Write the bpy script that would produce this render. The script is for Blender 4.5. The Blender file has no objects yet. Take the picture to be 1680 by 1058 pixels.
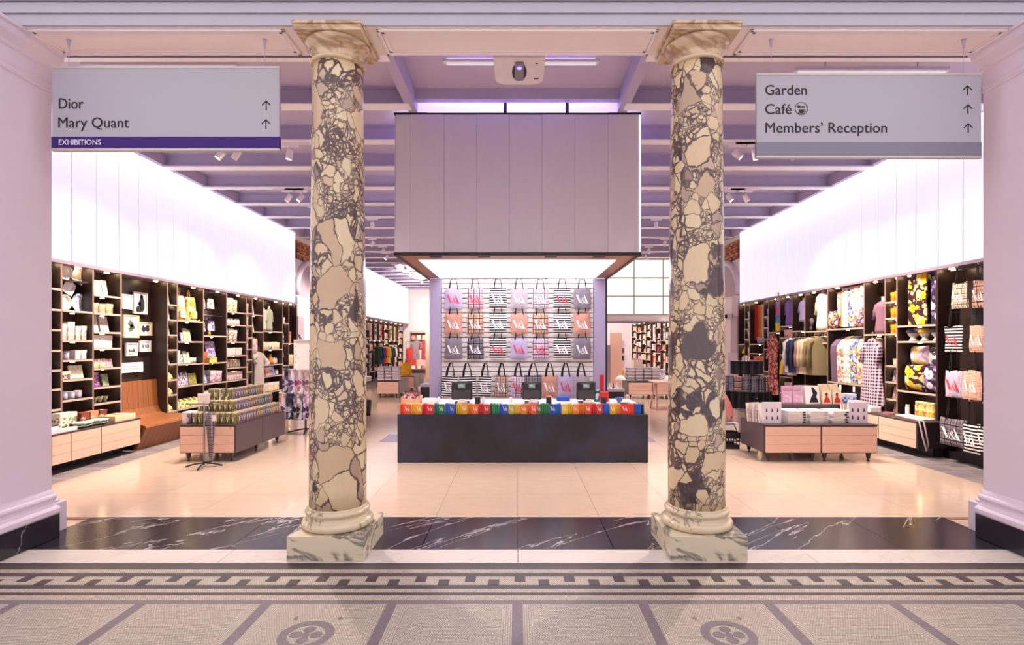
import bpy, math, random
from mathutils import Vector, Matrix
random.seed(7)
PI = math.pi
C = bpy.context.scene.collection
SC = bpy.context.scene

# ------------------------------------------------------------------ camera, world, exposure, big lights
F, VX, VY, EYE = 880.0, 849.0, 564.0, 1.6
cd = bpy.data.cameras.new('camera'); cam = bpy.data.objects.new('camera', cd); C.objects.link(cam)
cam.location = (0, 0, EYE); cam.rotation_euler = (PI / 2, 0, 0)
cd.sensor_width = 36; cd.lens = F / 1680 * 36
cd.shift_x = -(VX - 840) / 1680; cd.shift_y = (VY - 529) / 1680
cd.clip_start = 0.05
SC.camera = cam
w = bpy.data.worlds.new('world'); SC.world = w; w.use_nodes = True
w.node_tree.nodes['Background'].inputs[0].default_value = (0.86, 0.79, 0.845, 1)
w.node_tree.nodes['Background'].inputs[1].default_value = 0.66
SC.view_settings.view_transform = 'Standard'; SC.view_settings.look = 'None'
SC.view_settings.exposure = 1.2; SC.view_settings.gamma = 1; SC.view_settings.use_curve_mapping = False
SC.cycles.max_bounces = 6; SC.cycles.diffuse_bounces = 4; SC.cycles.glossy_bounces = 3
SC.cycles.transmission_bounces = 3; SC.cycles.sample_clamp_indirect = 6; SC.cycles.caustics_reflective = False
SC.cycles.caustics_refractive = False

SCREEN_E, SPOT_W, LED_E, CANOPY_E, GRID_E = .37, 230, 26, 2.3, .46

# ------------------------------------------------------------------ materials
MATS = {}
def lin(c):
    if isinstance(c, str):
        c = [int(c[i:i + 2], 16) / 255 for i in (0, 2, 4)]
    return tuple((v / 12.92 if v <= .04045 else ((v + .055) / 1.055) ** 2.4) for v in c) + (1,)
class NT:
    def __init__(s, name):
        s.m = bpy.data.materials.new(name); s.m.use_nodes = True
        s.t = s.m.node_tree; s.b = s.t.nodes['Principled BSDF']; s.out = s.t.nodes['Material Output']
    def n(s, typ, **k):
        nd = s.t.nodes.new('ShaderNode' + typ)
        for a, v in k.items():
            if a.startswith('i_'):
                nd.inputs[a[2:].replace('_', ' ')].default_value = v
            else:
                setattr(nd, a, v)
        return nd
    def l(s, a, b):
        s.t.links.new(a, b)
    def coord(s, scale=(1, 1, 1), src='Object', rot=(0, 0, 0)):
        tc = s.n('TexCoord'); mp = s.n('Mapping'); mp.inputs['Scale'].default_value = scale
        mp.inputs['Rotation'].default_value = rot
        s.l(tc.outputs[src], mp.inputs[0]); return mp.outputs[0]
    def math(s, op, a, b=None, c=None):
        nd = s.n('Math', operation=op)
        for i, v in enumerate((a, b, c)):
            if v is None: continue
            if isinstance(v, (int, float)): nd.inputs[i].default_value = v
            else: s.l(v, nd.inputs[i])
        return nd.outputs[0]
    def mix(s, f, a, b, mode='MIX'):
        nd = s.n('Mix', data_type='RGBA', blend_type=mode)
        for i, v in ((0, f), (6, a), (7, b)):
            if isinstance(v, (int, float)): nd.inputs[i].default_value = v
            elif isinstance(v, tuple): nd.inputs[i].default_value = v
            else: s.l(v, nd.inputs[i])
        return nd.outputs[2]
    def ramp(s, f, stops):
        nd = s.n('ValToRGB'); e = nd.color_ramp.elements
        e[0].position, e[0].color = stops[0]; e[1].position, e[1].color = stops[-1]
        for p, c in stops[1:-1]:
            x = e.new(p); x.color = c
        s.l(f, nd.inputs[0]); return nd.outputs[0]
    def done(s, color=None, rough=.5, metal=0, spec=None, coat=0):
        if color is not None:
            if isinstance(color, tuple): s.b.inputs['Base Color'].default_value = color
            else: s.l(color, s.b.inputs['Base Color'])
        if isinstance(rough, (int, float)): s.b.inputs['Roughness'].default_value = rough
        else: s.l(rough, s.b.inputs['Roughness'])
        s.b.inputs['Metallic'].default_value = metal
        if spec is not None: s.b.inputs['Specular IOR Level'].default_value = spec
        s.b.inputs['Coat Weight'].default_value = coat
        return s.m
    def bump(s, h, strength=.3, dist=.01):
        nd = s.n('Bump'); nd.inputs['Strength'].default_value = strength; nd.inputs['Distance'].default_value = dist
        s.l(h, nd.inputs['Height']); s.l(nd.outputs[0], s.b.inputs['Normal'])

def plain(c, rough=.55, metal=0, vary=.08, scale=9):
    """one colour with a little procedural mottling"""
    key = (c, rough, metal)
    if key in MATS: return MATS[key]
    t = NT('paint_' + (c if isinstance(c, str) else 'mix'))
    nz = t.n('TexNoise', i_Scale=scale, i_Detail=3.0); t.l(t.coord(), nz.inputs[0])
    col = lin(c)
    hi = tuple(min(1, v * (1 + vary)) for v in col[:3]) + (1,); lo = tuple(v * (1 - vary) for v in col[:3]) + (1,)
    MATS[key] = t.done(t.mix(nz.outputs[0], lo, hi), rough, metal)
    return MATS[key]
def emis(name, c, strength):
    if name in MATS: return MATS[name]
    t = NT(name); t.done((.25, .25, .25, 1), .5)
    t.b.inputs['Emission Color'].default_value = lin(c); t.b.inputs['Emission Strength'].default_value = strength
    MATS[name] = t.m; return t.m
def fabric(kind, a, b, c=None, s=.03, vert=False):
    """woven and printed cloth: stripes, gingham, plaid, floral, dots"""
    key = (kind, a, b, c, s)
    if key in MATS: return MATS[key]
    t = NT('cloth_' + kind); v = t.coord(); sx = t.n('SeparateXYZ'); t.l(v, sx.inputs[0])
    X, Y, Z = sx.outputs
    A, B = lin(a), lin(b)
    def band(o, period, duty, off=0.0):
        f = t.math('FRACT', t.math('ADD', t.math('DIVIDE', o, period), 100.0 + off))
        return t.math('LESS_THAN', f, duty)
    if kind == 'stripes':
        col = t.mix(band(Z, s, .45), A, B)
    elif kind == 'vstripes':
        col = t.mix(band(X, s, .45), A, B)
    elif kind == 'gingham':
        k = t.math('MULTIPLY', t.math('ADD', band(X, s, .5), band(Z, s, .5)), .5)
        col = t.mix(k, A, B)
    elif kind == 'plaid':
        k = t.math('MULTIPLY', t.math('ADD', band(X, s, .42), band(Z, s, .42)), .33)
        col = t.mix(k, A, B)
        ln = t.math('MAXIMUM', band(X, s, .15, .3), band(Z, s, .15, .3))
        col = t.mix(t.math('MULTIPLY', ln, .95), col, lin(c or '1a1018'))
    elif kind == 'floral':
        dn = t.n('TexNoise', i_Scale=1.2 / s); t.l(v, dn.inputs[0])
        wv = t.n('Mix', data_type='VECTOR'); wv.inputs[0].default_value = s * .8
        va = t.n('VectorMath', operation='ADD'); t.l(v, va.inputs[0])
        sc = t.n('VectorMath', operation='SCALE'); sc.inputs['Scale'].default_value = s * .9
        t.l(dn.outputs['Color'], sc.inputs[0]); t.l(sc.outputs[0], va.inputs[1])
        vo = t.n('TexVoronoi', i_Scale=.55 / s); t.l(va.outputs[0], vo.inputs[0])
        v2 = t.n('TexVoronoi', i_Scale=.9 / s); t.l(va.outputs[0], v2.inputs[0])
        pet = t.math('LESS_THAN', vo.outputs['Distance'], .52)
        pick = t.n('SeparateColor'); t.l(vo.outputs['Color'], pick.inputs[0])
        fl = t.mix(t.math('GREATER_THAN', pick.outputs[0], .5), B, lin(c or b))
        lf = t.math('LESS_THAN', v2.outputs['Distance'], .42)
        base = t.mix(t.math('MULTIPLY', lf, .75), A, lin(c or b))
        col = t.mix(pet, base, fl)
        core = t.math('LESS_THAN', vo.outputs['Distance'], .13)
        col = t.mix(t.math('MULTIPLY', core, .7), col, A)
    else:
        vo = t.n('TexVoronoi', i_Scale=1 / s); vo.inputs['Randomness'].default_value = .25; t.l(v, vo.inputs[0])
        col = t.mix(t.math('LESS_THAN', vo.outputs['Distance'], .33), A, B)
    MATS[key] = t.done(col, .85, spec=.2)
    return MATS[key]
def cover(a, b, s=.05, seed=0):
    s *= .62
    """printed cover: field colour with irregular blocks of a second ink"""
    key = ('cover', a, b, s)
    if key in MATS: return MATS[key]
    t = NT('printed_card'); v = t.coord(); vo = t.n('TexVoronoi', i_Scale=1 / s, distance='CHEBYCHEV'); t.l(v, vo.inputs[0])
    sp = t.n('SeparateColor'); t.l(vo.outputs['Color'], sp.inputs[0])
    k = t.math('MULTIPLY', t.math('GREATER_THAN', sp.outputs[0], .55), .9)
    MATS[key] = t.done(t.mix(k, lin(a), lin(b)), .45); return MATS[key]

def marble(name, base, base2, vein, scale=3, width=.04, rough=.15, rot=(0, 0, 0), stretch=(1, 1, 1), soft=.6, cut=.42):
    t = NT(name); tc = t.n('TexCoord'); mp = t.n('Mapping', vector_type='TEXTURE'); mp.inputs['Rotation'].default_value = rot
    mp.inputs['Scale'].default_value = tuple(1 / q for q in stretch); t.l(tc.outputs['Object'], mp.inputs[0]); v = mp.outputs[0]
    n1 = t.n('TexNoise', i_Scale=scale, i_Detail=8.0, i_Roughness=.55, i_Distortion=.7); t.l(v, n1.inputs[0])
    n2 = t.n('TexNoise', i_Scale=scale * .5, i_Detail=4.0); t.l(v, n2.inputs[0])
    d = t.math('ABSOLUTE', t.math('SUBTRACT', n1.outputs[0], .5))
    k = t.math('SUBTRACT', 1.0, t.math('DIVIDE', d, width)); k = t.math('MULTIPLY', t.math('MAXIMUM', k, 0.0), soft)
    k = t.math('MULTIPLY', k, t.math('GREATER_THAN', n2.outputs[0], cut))
    return t.done(t.mix(k, t.mix(n2.outputs[0], lin(base), lin(base2)), lin(vein)), rough)

def breccia(name, dark_amt, seed):
    t = NT(name); tc = t.n('TexCoord'); mp = t.n('Mapping'); mp.inputs['Location'].default_value = (seed, seed * 2.3, seed * .7)
    mp.inputs['Scale'].default_value = (1, 1, .8)
    t.l(tc.outputs['Object'], mp.inputs[0]); v = mp.outputs[0]
    dn = t.n('TexNoise', i_Scale=5.0, i_Detail=5.0); t.l(v, dn.inputs[0])
    sc = t.n('VectorMath', operation='SCALE'); sc.inputs['Scale'].default_value = .17; t.l(dn.outputs['Color'], sc.inputs[0])
    ad = t.n('VectorMath', operation='ADD'); t.l(v, ad.inputs[0]); t.l(sc.outputs[0], ad.inputs[1]); p = ad.outputs[0]
    def vor(scale):
        e = t.n('TexVoronoi', feature='DISTANCE_TO_EDGE', i_Scale=scale); t.l(p, e.inputs[0])
        c = t.n('TexVoronoi', feature='F1', i_Scale=scale); t.l(p, c.inputs[0])
        q = t.n('SeparateColor'); t.l(c.outputs['Color'], q.inputs[0])
        return t.math('DIVIDE', e.outputs['Distance'], scale), q.outputs
    d1, c1 = vor(5.4); d2, c2 = vor(12.5); d3, c3 = vor(30.0)
    big = t.math('GREATER_THAN', c1[1], .66)
    mid = t.math('MULTIPLY', t.math('GREATER_THAN', c2[2], .45), t.math('SUBTRACT', 1.0, big))
    # nearest joint of whichever clast size rules here
    fine = t.math('MULTIPLY_ADD', t.math('ADD', big, mid), 9.0, t.math('MULTIPLY', d3, 1.0))
    mids = t.math('MULTIPLY_ADD', big, 9.0, d2)
    dmin = t.math('MINIMUM', t.math('MINIMUM', d1, mids), fine)
    wn = t.n('TexNoise', i_Scale=3.3, i_Detail=3.0); t.l(v, wn.inputs[0])
    wid = t.math('MAXIMUM', t.math('MULTIPLY_ADD', wn.outputs[0],     .019, -.0078), .0004)
    k = t.math('DIVIDE', t.math('SUBTRACT', dmin, wid), .0035)
    k = t.math('MINIMUM', t.math('MAXIMUM', k, 0.0), 1.0)
    small = t.ramp(c3[0], [(0, lin('d6c09a')), (.5, lin('e2cfa9')), (.8, lin('c2a88c')), (1, lin('94807a'))])
    cream = t.ramp(c2[0], [(0, lin('d2bc94')), (.4, lin('e4d2ac')), (.75, lin('d6ba98')), (.92, lin('b59e8a')), (1, lin('8a7672'))])
    bigc = t.ramp(c1[0], [(0, lin('e2cfa8')), (.6, lin('dcc29c')), (.85, lin('c8ac8c')), (1, lin('a89080'))])
    col = t.mix(big, t.mix(mid, small, cream), bigc)
    fn = t.n('TexNoise', i_Scale=30.0, i_Detail=6.0); t.l(v, fn.inputs[0])
    col = t.mix(t.math('MULTIPLY', fn.outputs[0], .35), col, lin('b8937a'))
    vein = t.mix(fn.outputs[0], lin('33232a'), lin('77605a'))
    col = t.mix(k, vein, col)
    dk = t.mix(fn.outputs[0], lin('2e2028'), lin('54424a'))
    kk = t.math('MULTIPLY', t.math('GREATER_THAN', c1[2], 1 - dark_amt), t.math('GREATER_THAN', d1, .003))
    kk = t.math('MULTIPLY', kk, t.math('SUBTRACT', 1.0, t.math('MULTIPLY', t.math('SUBTRACT', 1.0, big), mid)))
    col = t.mix(t.math('MULTIPLY', kk, .93), col, dk)
    return t.done(col, .16)

# ------------------------------------------------------------------ mesh builder
class MB:
    def __init__(s): s.v = []; s.f = []; s.mi = []; s.sm = []
    def add(s, vs, fs, mi=0, smooth=False, M=None):
        o = len(s.v); s.v += [tuple(M @ Vector(p)) for p in vs] if M else [tuple(p) for p in vs]
        s.f += [tuple(i + o for i in f) for f in fs]; s.mi += [mi] * len(fs); s.sm += [smooth] * len(fs); return s
    def box(s, x0, y0, z0, x1, y1, z1, mi=0, M=None, bev=0):
        if x0 > x1: x0, x1 = x1, x0
        if y0 > y1: y0, y1 = y1, y0
        if z0 > z1: z0, z1 = z1, z0
        if bev:
            b = min(bev, (x1 - x0) * .45, (y1 - y0) * .45, (z1 - z0) * .45)
            r = [(x0 + b, y0), (x1 - b, y0), (x1, y0 + b), (x1, y1 - b), (x1 - b, y1), (x0 + b, y1), (x0, y1 - b), (x0, y0 + b)]
            q = [(min(max(x, x0 + b), x1 - b), min(max(y, y0 + b), y1 - b)) for x, y in r]
            rings = [[(x, y, z0) for x, y in q], [(x, y, z0 + b) for x, y in r], [(x, y, z1 - b) for x, y in r], [(x, y, z1) for x, y in q]]
            vs = [p for g in rings for p in g]; fs = []
            for k in range(3):
                for i in range(8):
                    j = (i + 1) % 8; fs.append((k * 8 + i, k * 8 + j, k * 8 + 8 + j, k * 8 + 8 + i))
            fs.append(tuple(range(7, -1, -1))); fs.append(tuple(range(24, 32)))
            return s.add(vs, fs, mi, False, M)
        vs = [(x0, y0, z0), (x1, y0, z0), (x1, y1, z0), (x0, y1, z0), (x0, y0, z1), (x1, y0, z1), (x1, y1, z1), (x0, y1, z1)]
        fs = [(3, 2, 1, 0), (4, 5, 6, 7), (0, 1, 5, 4), (1, 2, 6, 5), (2, 3, 7, 6), (3, 0, 4, 7)]
        return s.add(vs, fs, mi, False, M)
    def lathe(s, prof, n=16, mi=0, M=None, sx=1, sy=1, smooth=True, cap=True):
        vs = []; fs = []
        for r, z in prof:
            for i in range(n):
                a = 2 * PI * i / n; vs.append((r * math.cos(a) * sx, r * math.sin(a) * sy, z))
        for k in range(len(prof) - 1):
            for i in range(n):
                j = (i + 1) % n; fs.append((k * n + i, k * n + j, k * n + n + j, k * n + n + i))
        if cap:
            if prof[0][0] > 1e-4: fs.append(tuple(range(n - 1, -1, -1)))
            if prof[-1][0] > 1e-4: fs.append(tuple(range((len(prof) - 1) * n, len(prof) * n)))
        return s.add(vs, fs, mi, smooth, M)
    def prism(s, poly, a0, a1, axis='y', mi=0, M=None, smooth=False):
        """poly 2D ccw; axis y: (x,z) extruded along y; axis x: (y,z); axis z: (x,y)"""
        def P(u, v, a): return (u, a, v) if axis == 'y' else ((a, u, v) if axis == 'x' else (u, v, a))
        n = len(poly); vs = [P(u, v, a0) for u, v in poly] + [P(u, v, a1) for u, v in poly]
        fs = [tuple(range(n)), tuple(range(2 * n - 1, n - 1, -1))] + [(i, n + i, n + (i + 1) % n, (i + 1) % n) for i in range(n)]
        return s.add(vs, fs, mi, smooth, M)
    def tube(s, pts, r, n=8, mi=0, M=None, flat=1.0):
        pts = [Vector(p) for p in pts]; vs = []; fs = []; m = len(pts)
        up = Vector((.13, .21, .97))
        for i, p in enumerate(pts):
            d = (pts[min(i + 1, m - 1)] - pts[max(i - 1, 0)]).normalized()
            u = d.cross(up); u = u.normalized() if u.length > 1e-4 else Vector((1, 0, 0)); v = d.cross(u)
            rr = r[i] if isinstance(r, (list, tuple)) else r
            for k in range(n):
                a = 2 * PI * k / n; vs.append(p + u * math.cos(a) * rr + v * math.sin(a) * rr * flat)
        for i in range(m - 1):
            for k in range(n):
                j = (k + 1) % n; fs.append((i * n + k, i * n + n + k, i * n + n + j, i * n + j))
        fs.append(tuple(range(n))); fs.append(tuple(range(m * n - 1, (m - 1) * n - 1, -1)))
        return s.add(vs, fs, mi, True, M)
    def grid(s, fn, nu, nv, mi=0, M=None, closed=False, smooth=True):
        vs = [fn(i / nu, j / nv) for j in range(nv + 1) for i in range(nu + 1)]
        fs = [(j * (nu + 1) + i, j * (nu + 1) + i + 1, (j + 1) * (nu + 1) + i + 1, (j + 1) * (nu + 1) + i) for j in range(nv) for i in range(nu)]
        return s.add(vs, fs, mi, smooth, M)
    def mesh(s, name, mats):
        me = bpy.data.meshes.new(name); me.from_pydata(s.v, [], s.f)
        for m in (mats if isinstance(mats, (list, tuple)) else [mats]): me.materials.append(m)
        me.polygons.foreach_set('material_index', s.mi); me.polygons.foreach_set('use_smooth', s.sm); me.update()
        return me
    def obj(s, name, mats, parent=None, loc=(0, 0, 0), rz=0):
        return link(name, s.mesh(name, mats), parent, loc, rz)
def link(name, data, parent=None, loc=(0, 0, 0), rz=0, rx=0, ry=0):
    o = bpy.data.objects.new(name, data); C.objects.link(o)
    o.location = loc; o.rotation_euler = (rx, ry, rz)
    if parent: o.parent = parent
    return o
REG = []
def tag(o, label, cat, group=None, kind=None):
    o['label'] = label; o['category'] = cat
    if group: o['group'] = group
    if kind: o['kind'] = kind
    REG.append(o); return o
def thing(name, label, cat, loc=(0, 0, 0), rz=0, group=None, **k):
    return tag(link(name, None, None, loc, rz), label, cat, group, **k)
def struct(o): o['kind'] = 'structure'; return o
def kids(o): return [c for c in ALLKIDS(o)]
def ALLKIDS(o): return o.children
def copy_tree(o, parent=None):
    c = o.copy(); C.objects.link(c)
    if parent: c.parent = parent
    for k in o.children: copy_tree(k, c)
    return c
ORD = ['first', 'second', 'third', 'fourth', 'fifth', 'sixth', 'seventh', 'eighth', 'ninth', 'tenth', 'eleventh', 'twelfth', 'thirteenth', 'fourteenth', 'fifteenth', 'sixteenth', 'seventeenth', 'eighteenth', 'nineteenth', 'twentieth']
def W(x, y, D): return Vector(((x - VX) * D / F, D, EYE - (y - VY) * D / F))
def Zat(y, D): return EYE - (y - VY) * D / F
def Xat(x, D): return (x - VX) * D / F
def text_mesh(body, size, mat, weight=0.0, width=None, name='lettering'):
    cu = bpy.data.curves.new(name, 'FONT'); cu.body = body; cu.size = size; cu.resolution_u = 3
    o = bpy.data.objects.new(name, cu); C.objects.link(o)
    bpy.context.view_layer.update()
    me = bpy.data.meshes.new_from_object(o.evaluated_get(bpy.context.evaluated_depsgraph_get()))
    bpy.data.objects.remove(o); bpy.data.curves.remove(cu)
    xs = [v.co.x for v in me.vertices]; x0 = min(xs); k = (width / (max(xs) - x0)) if width else 1
    for v in me.vertices: v.co = ((v.co.x - x0) * k, 0, v.co.y)
    me.materials.clear(); me.materials.append(mat); me.name = name
    if weight > 0:                       # slightly heavier strokes: the outline doubled a hair sideways
        vs = [tuple(v.co) for v in me.vertices]; fs = [tuple(p.vertices) for p in me.polygons]; n = len(vs)
        m2 = bpy.data.meshes.new(name); m2.from_pydata(vs + [(x + weight, y - .0002, z) for x, y, z in vs], [], fs + [tuple(i + n for i in f) for f in fs]); m2.materials.append(mat); return m2
    return me
# ================================================================== SETTING
def m_tess(name, a, b, grout, distort=0.0, bw=.015, rot=0):
    t = NT(name); v = t.coord(rot=(0, 0, rot))
    if distort:
        nz = t.n('TexNoise', i_Scale=1.6, i_Detail=1.0); t.l(v, nz.inputs[0])
        sc = t.n('VectorMath', operation='SCALE'); sc.inputs['Scale'].default_value = distort; t.l(nz.outputs['Color'], sc.inputs[0])
        ad = t.n('VectorMath', operation='ADD'); t.l(v, ad.inputs[0]); t.l(sc.outputs[0], ad.inputs[1]); v = ad.outputs[0]
    br = t.n('TexBrick'); t.l(v, br.inputs[0])
    br.inputs['Color1'].default_value = lin(a); br.inputs['Color2'].default_value = lin(b); br.inputs['Mortar'].default_value = lin(grout)
    br.inputs['Scale'].default_value = 1; br.inputs['Brick Width'].default_value = bw; br.inputs['Row Height'].default_value = .0135
    br.inputs['Mortar Size'].default_value = .0016; br.inputs['Mortar Smooth'].default_value = .3
    n2 = t.n('TexNoise', i_Scale=3.0, i_Detail=4.0); t.l(v, n2.inputs[0])
    col = t.mix(t.math('MULTIPLY', n2.outputs[0], .25), br.outputs[0], lin('a58f88'))
    t.bump(t.math('MULTIPLY', br.outputs['Fac'], -1.0), .25, .002)
    return t.done(col, .38, 0, .25)
M_white_plaster = plain('e3d5e2', .5, 0, .03, 3)
M_beamfront = plain('b4b0ba', .6, 0, .05, 5)
M_soffit = plain('f6e8e8', .6, 0, .04, 4)
M_blackmarble = marble('black_marble', '18131c', '2a222c', 'cfc4c8', 1.5, .008, .2, (0, 0, .75), (.35, 1.9, 1), .75, .47)
M_whitemarble = marble('white_marble', 'd2c8c0', 'c4b9b2', '9a9094', 2.0, .02, .3, (0, 0, .5), (.6, 2, 1), .3)
M_plinthmarble = marble('veined_marble', 'ddd0b6', 'cbbda2', '3e424a', 1.9, .05, .2, (.25, .2, .3), (1, 1, 3.4), .8, .42)
M_capmarble = marble('cream_marble', 'dcc7a4', 'c7a988', '8a5636', 3.0, .06, .2, (.4, .3, 0), (1, 1, 2), .7)
M_basemarble = marble('honed_cream_marble', 'd9c9ab', 'cab694', '57493f', 4.2, .03, .2, (.3, .5, 0), (1, 1, 2), .7)
M_t_cream = m_tess('mosaic_cream', 'ccc2b0', 'b4aa98', '5e5452')
M_t_swirl = m_tess('mosaic_swirl', 'cac0ad', 'b2a896', '584e4c', .1)
M_t_rows = m_tess('mosaic_rows', 'ccc2b0', 'b8ae9c', '584e4c', 0, .015, PI / 2)
M_t_dark = m_tess('mosaic_dark', '2c212b', '372a34', '221a22')
M_t_grey = m_tess('mosaic_grey', '6c6269', '7d727a', '5e555c')
t = NT('floor_stone'); oi = t.n('ObjectInfo'); v = t.coord((1.5, 4, 1), 'Object')
ad = t.n('VectorMath', operation='ADD'); t.l(v, ad.inputs[0]); t.l(oi.outputs['Location'], ad.inputs[1])
nz = t.n('TexNoise', i_Scale=2.5, i_Detail=6.0); t.l(ad.outputs[0], nz.inputs[0])
c = t.mix(nz.outputs[0], lin('d6bda9'), lin('c3a893')); c = t.mix(t.math('MULTIPLY', oi.outputs['Random'], .4), c, lin('c4a898'))
M_floor = t.done(c, t.math('MULTIPLY_ADD', nz.outputs[0], .1, .09), 0, .9)
t = NT('floor_grey_stone'); oi = t.n('ObjectInfo'); nz = t.n('TexNoise', i_Scale=12, i_Detail=5.0); t.l(t.coord(), nz.inputs[0])
c = t.mix(oi.outputs['Random'], lin('7d7178'), lin('a59893')); M_sett = t.done(t.mix(t.math('MULTIPLY', nz.outputs[0], .6), c, lin('54494f')), .4)
M_greytile = plain('8b7f90', .2, 0, .12, 4)
M_steel = plain('bdb2cf', .5, 0, .05, 3)
M_flange_lit = plain('fffaff', .45, 0, .03, 3)  # whiter than the web: light from below put into the flange colour
M_slab = plain('cfc2da', .6, 0, .05, 2)
M_shopwall = plain('efe6e6', .6, 0, .02, 2)

# gallery floor: mosaic in bands, each band and inlay a piece
fl = struct(MB().box(-6, -2.5, -.08, 6, 4.46, -.02).obj('floor_mosaic', M_t_cream))
def strip(name, d0, d1, mat, x0=-3.86, x1=3.86, z=0.0, kind=None):
    return MB().box(x0, d0, -.02, x1, d1, z).obj(name, mat, fl)
for d0, d1, m in ((3.805, 3.92, M_t_dark), (3.745, 3.805, M_t_cream), (3.69, 3.745, M_t_dark), (3.562, 3.69, M_t_cream), (3.502, 3.562, M_t_dark),
                  (3.454, 3.502, M_t_cream), (3.417, 3.454, M_t_dark), (3.352, 3.417, M_t_cream), (3.297, 3.352, M_t_grey)):
    strip('mosaic_band', d0, d1, m, -5, 5)
m_tooth = MB().prism([(-.036, 0), (.036, 0), (.036, .082), (-.036, .082)], -.01, .0012, 'z').mesh('key_tooth', M_t_dark)
for k in range(-14, 15):
    link('key_tooth', m_tooth, fl, (.017 + k * .336, 3.608, 0))
    link('key_tooth', m_tooth, fl, (.017 + k * .336 + .16, 3.562, 0))
pan = []
for k in range(-6, 7):
    x = k * .772
    MB().box(x - .032, 0, -.02, x + .032, 3.297, 0).obj('mosaic_divider', M_t_grey, fl)
    for sgn in (-1, 1):
        a, b = sorted((x + sgn * .032, x + sgn * .1)); MB().box(a, 0, -.02, b, 3.297, 0).obj('mosaic_border', M_t_rows, fl)
    if k < 6: MB().box(x + .1, 0, -.02, x + .672, 3.297, 0).obj('mosaic_panel', M_t_swirl, fl)
def disc_ring(b, r0, r1, n=24, z=.001, cx=0, cy=0):
    vs = []; fs = []
    for i in range(n):
        a = 2 * PI * i / n; vs += [(cx + r0 * math.cos(a), cy + r0 * math.sin(a), z), (cx + r1 * math.cos(a), cy + r1 * math.sin(a), z)]
    for i in range(n):
        j = (i + 1) % n; fs.append((2 * i, 2 * i + 1, 2 * j + 1, 2 * j))
    b.add(vs, fs)
for sx in (-1, 1):
    for (kx, yy) in ((1.163, 2.95),):
        b = MB(); disc_ring(b, .1, .15)
        for q in range(4):
            a = q * PI / 2; disc_ring(b, .001, .034, 10, .001, .055 * math.cos(a), .055 * math.sin(a))
        disc_ring(b, .0, .022, 10, .0014)
        b.obj('mosaic_rosette', M_t_grey, fl, (sx * kx, yy, 0))
        for px in (-.13, .13):
            MB().prism([(-.018, 0), (0, -.018), (.018, 0), (0, .018)], -.01, .001, 'z').obj('mosaic_lozenge', M_t_grey, fl, (sx * kx + px, yy + .18, 0))
# white threshold strip and black marble slabs
for a, b_ in ((-3.9, -2.2), (-2.196, .002), (.006, 2.2), (2.204, 3.9)):
    MB().box(a, 3.922, -.05, b_, 4.176, 0, bev=.002).obj('threshold_slab', M_whitemarble, fl)
for k in range(-5, 5):
    a = max(k * .755, -3.93); b_ = min(k * .755 + .751, 3.93)
    if k == -5: a = -3.93
    if k == 4: b_ = 3.93
    MB().box(a, 4.18, -.05, b_, 4.955, 0, bev=.002).obj('marble_slab', M_blackmarble, fl)
# shop floor
fs = struct(MB().box(-6.5, 4.47, -.09, 6.5, 30.2, -.022).obj('floor', M_floor))
tile = MB().box(0, 0, -.02, .752, .752, 0).mesh('tile', M_floor); tileg = MB().box(0, 0, -.02, .752, .752, 0).mesh('tile_grey', M_greytile)
for r in range(20):
    for k in range(-7, 7):
        g = r in (5,) and -3 <= k <= 2
        link('tile', tileg if g else tile, fs, (k * .755, 4.958 + r * .755, 0))
MB().box(-5.285, 4.958 + 20 * .755, -.02, 5.285, 30, 0).obj('paving', M_floor, fs)
for sx in (-1, 1):
    me = MB().box(0, 0, -.02, .345, .165, .002, bev=.004).mesh('cobble', M_sett)
    me2 = MB().box(0, 0, -.02, .225, .165, .003, bev=.004).mesh('cobble_short', M_sett)
    for r in range(24):
        x = 5.29; k = 0
        while x < 5.95:
            short = (k + r) % 2
            wd = .23 if short else .35
            link('cobble', me2 if short else me, fs, (sx * x if sx > 0 else -x - wd + .005, 5.6 + r * .17, 0)); x += wd; k += 1
    MB().box(sx * 5.29, 9.7, -.02, sx * 6.3, 30, 0).obj('paving', M_sett, fs)

# walls of the shop
EXT = 6.42
for sx, nm in ((-1, 'left'), (1, 'right')):
    struct(MB().box(sx * EXT, 4.47, -.02, sx * (EXT + .2), 30, 5.0).obj('wall_' + nm, M_shopwall))
struct(MB().box(-EXT, 29.9, -.02, EXT, 30.1, 5.0).obj('wall_back', M_shopwall))
wf = struct(MB().box(-6.6, 4.18, 0, -4.06, 4.46, 5.2).box(4.06, 4.18, 0, 6.6, 4.46, 5.2).obj('wall_front', M_white_plaster))
ce = struct(MB().box(-6.5, 4.47, 4.84, 6.5, 30, 5.0).obj('ceiling', M_slab))
# steel beams: web with bottom and top flange
prof = [(-.09, 4.61), (.09, 4.61), (.09, 4.632), (.018, 4.64), (.018, 4.82), (.07, 4.825), (.07, 4.84), (-.07, 4.84), (-.07, 4.825), (-.018, 4.82), (-.018, 4.64), (-.09, 4.632)]
def beam(d, x0=-6.05, x1=6.05):
    b = MB(); n = len(prof)
    b.prism([(y + d, z) for y, z in prof], x0, x1, 'x'); b.mi[:] = [0] * len(b.mi)
    o = b.obj('steel_beam', M_steel, ce)
    MB().box(x0, d - .095, 4.603, x1, d + .095, 4.612).obj('beam_flange', M_flange_lit, ce)
for i in range(21):
    d = 5.62 + 1.19 * i
    if d < 7: beam(d, -6.05, -1.36); beam(d, 1.36, 6.05)
    elif d < 19.3: beam(d)
    else: beam(d, -6.05, 1.5)
MB().box(-1.3, 6.8, 4.70, 1.3, 6.9, 4.84).obj('steel_beam', M_steel, ce)
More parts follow.
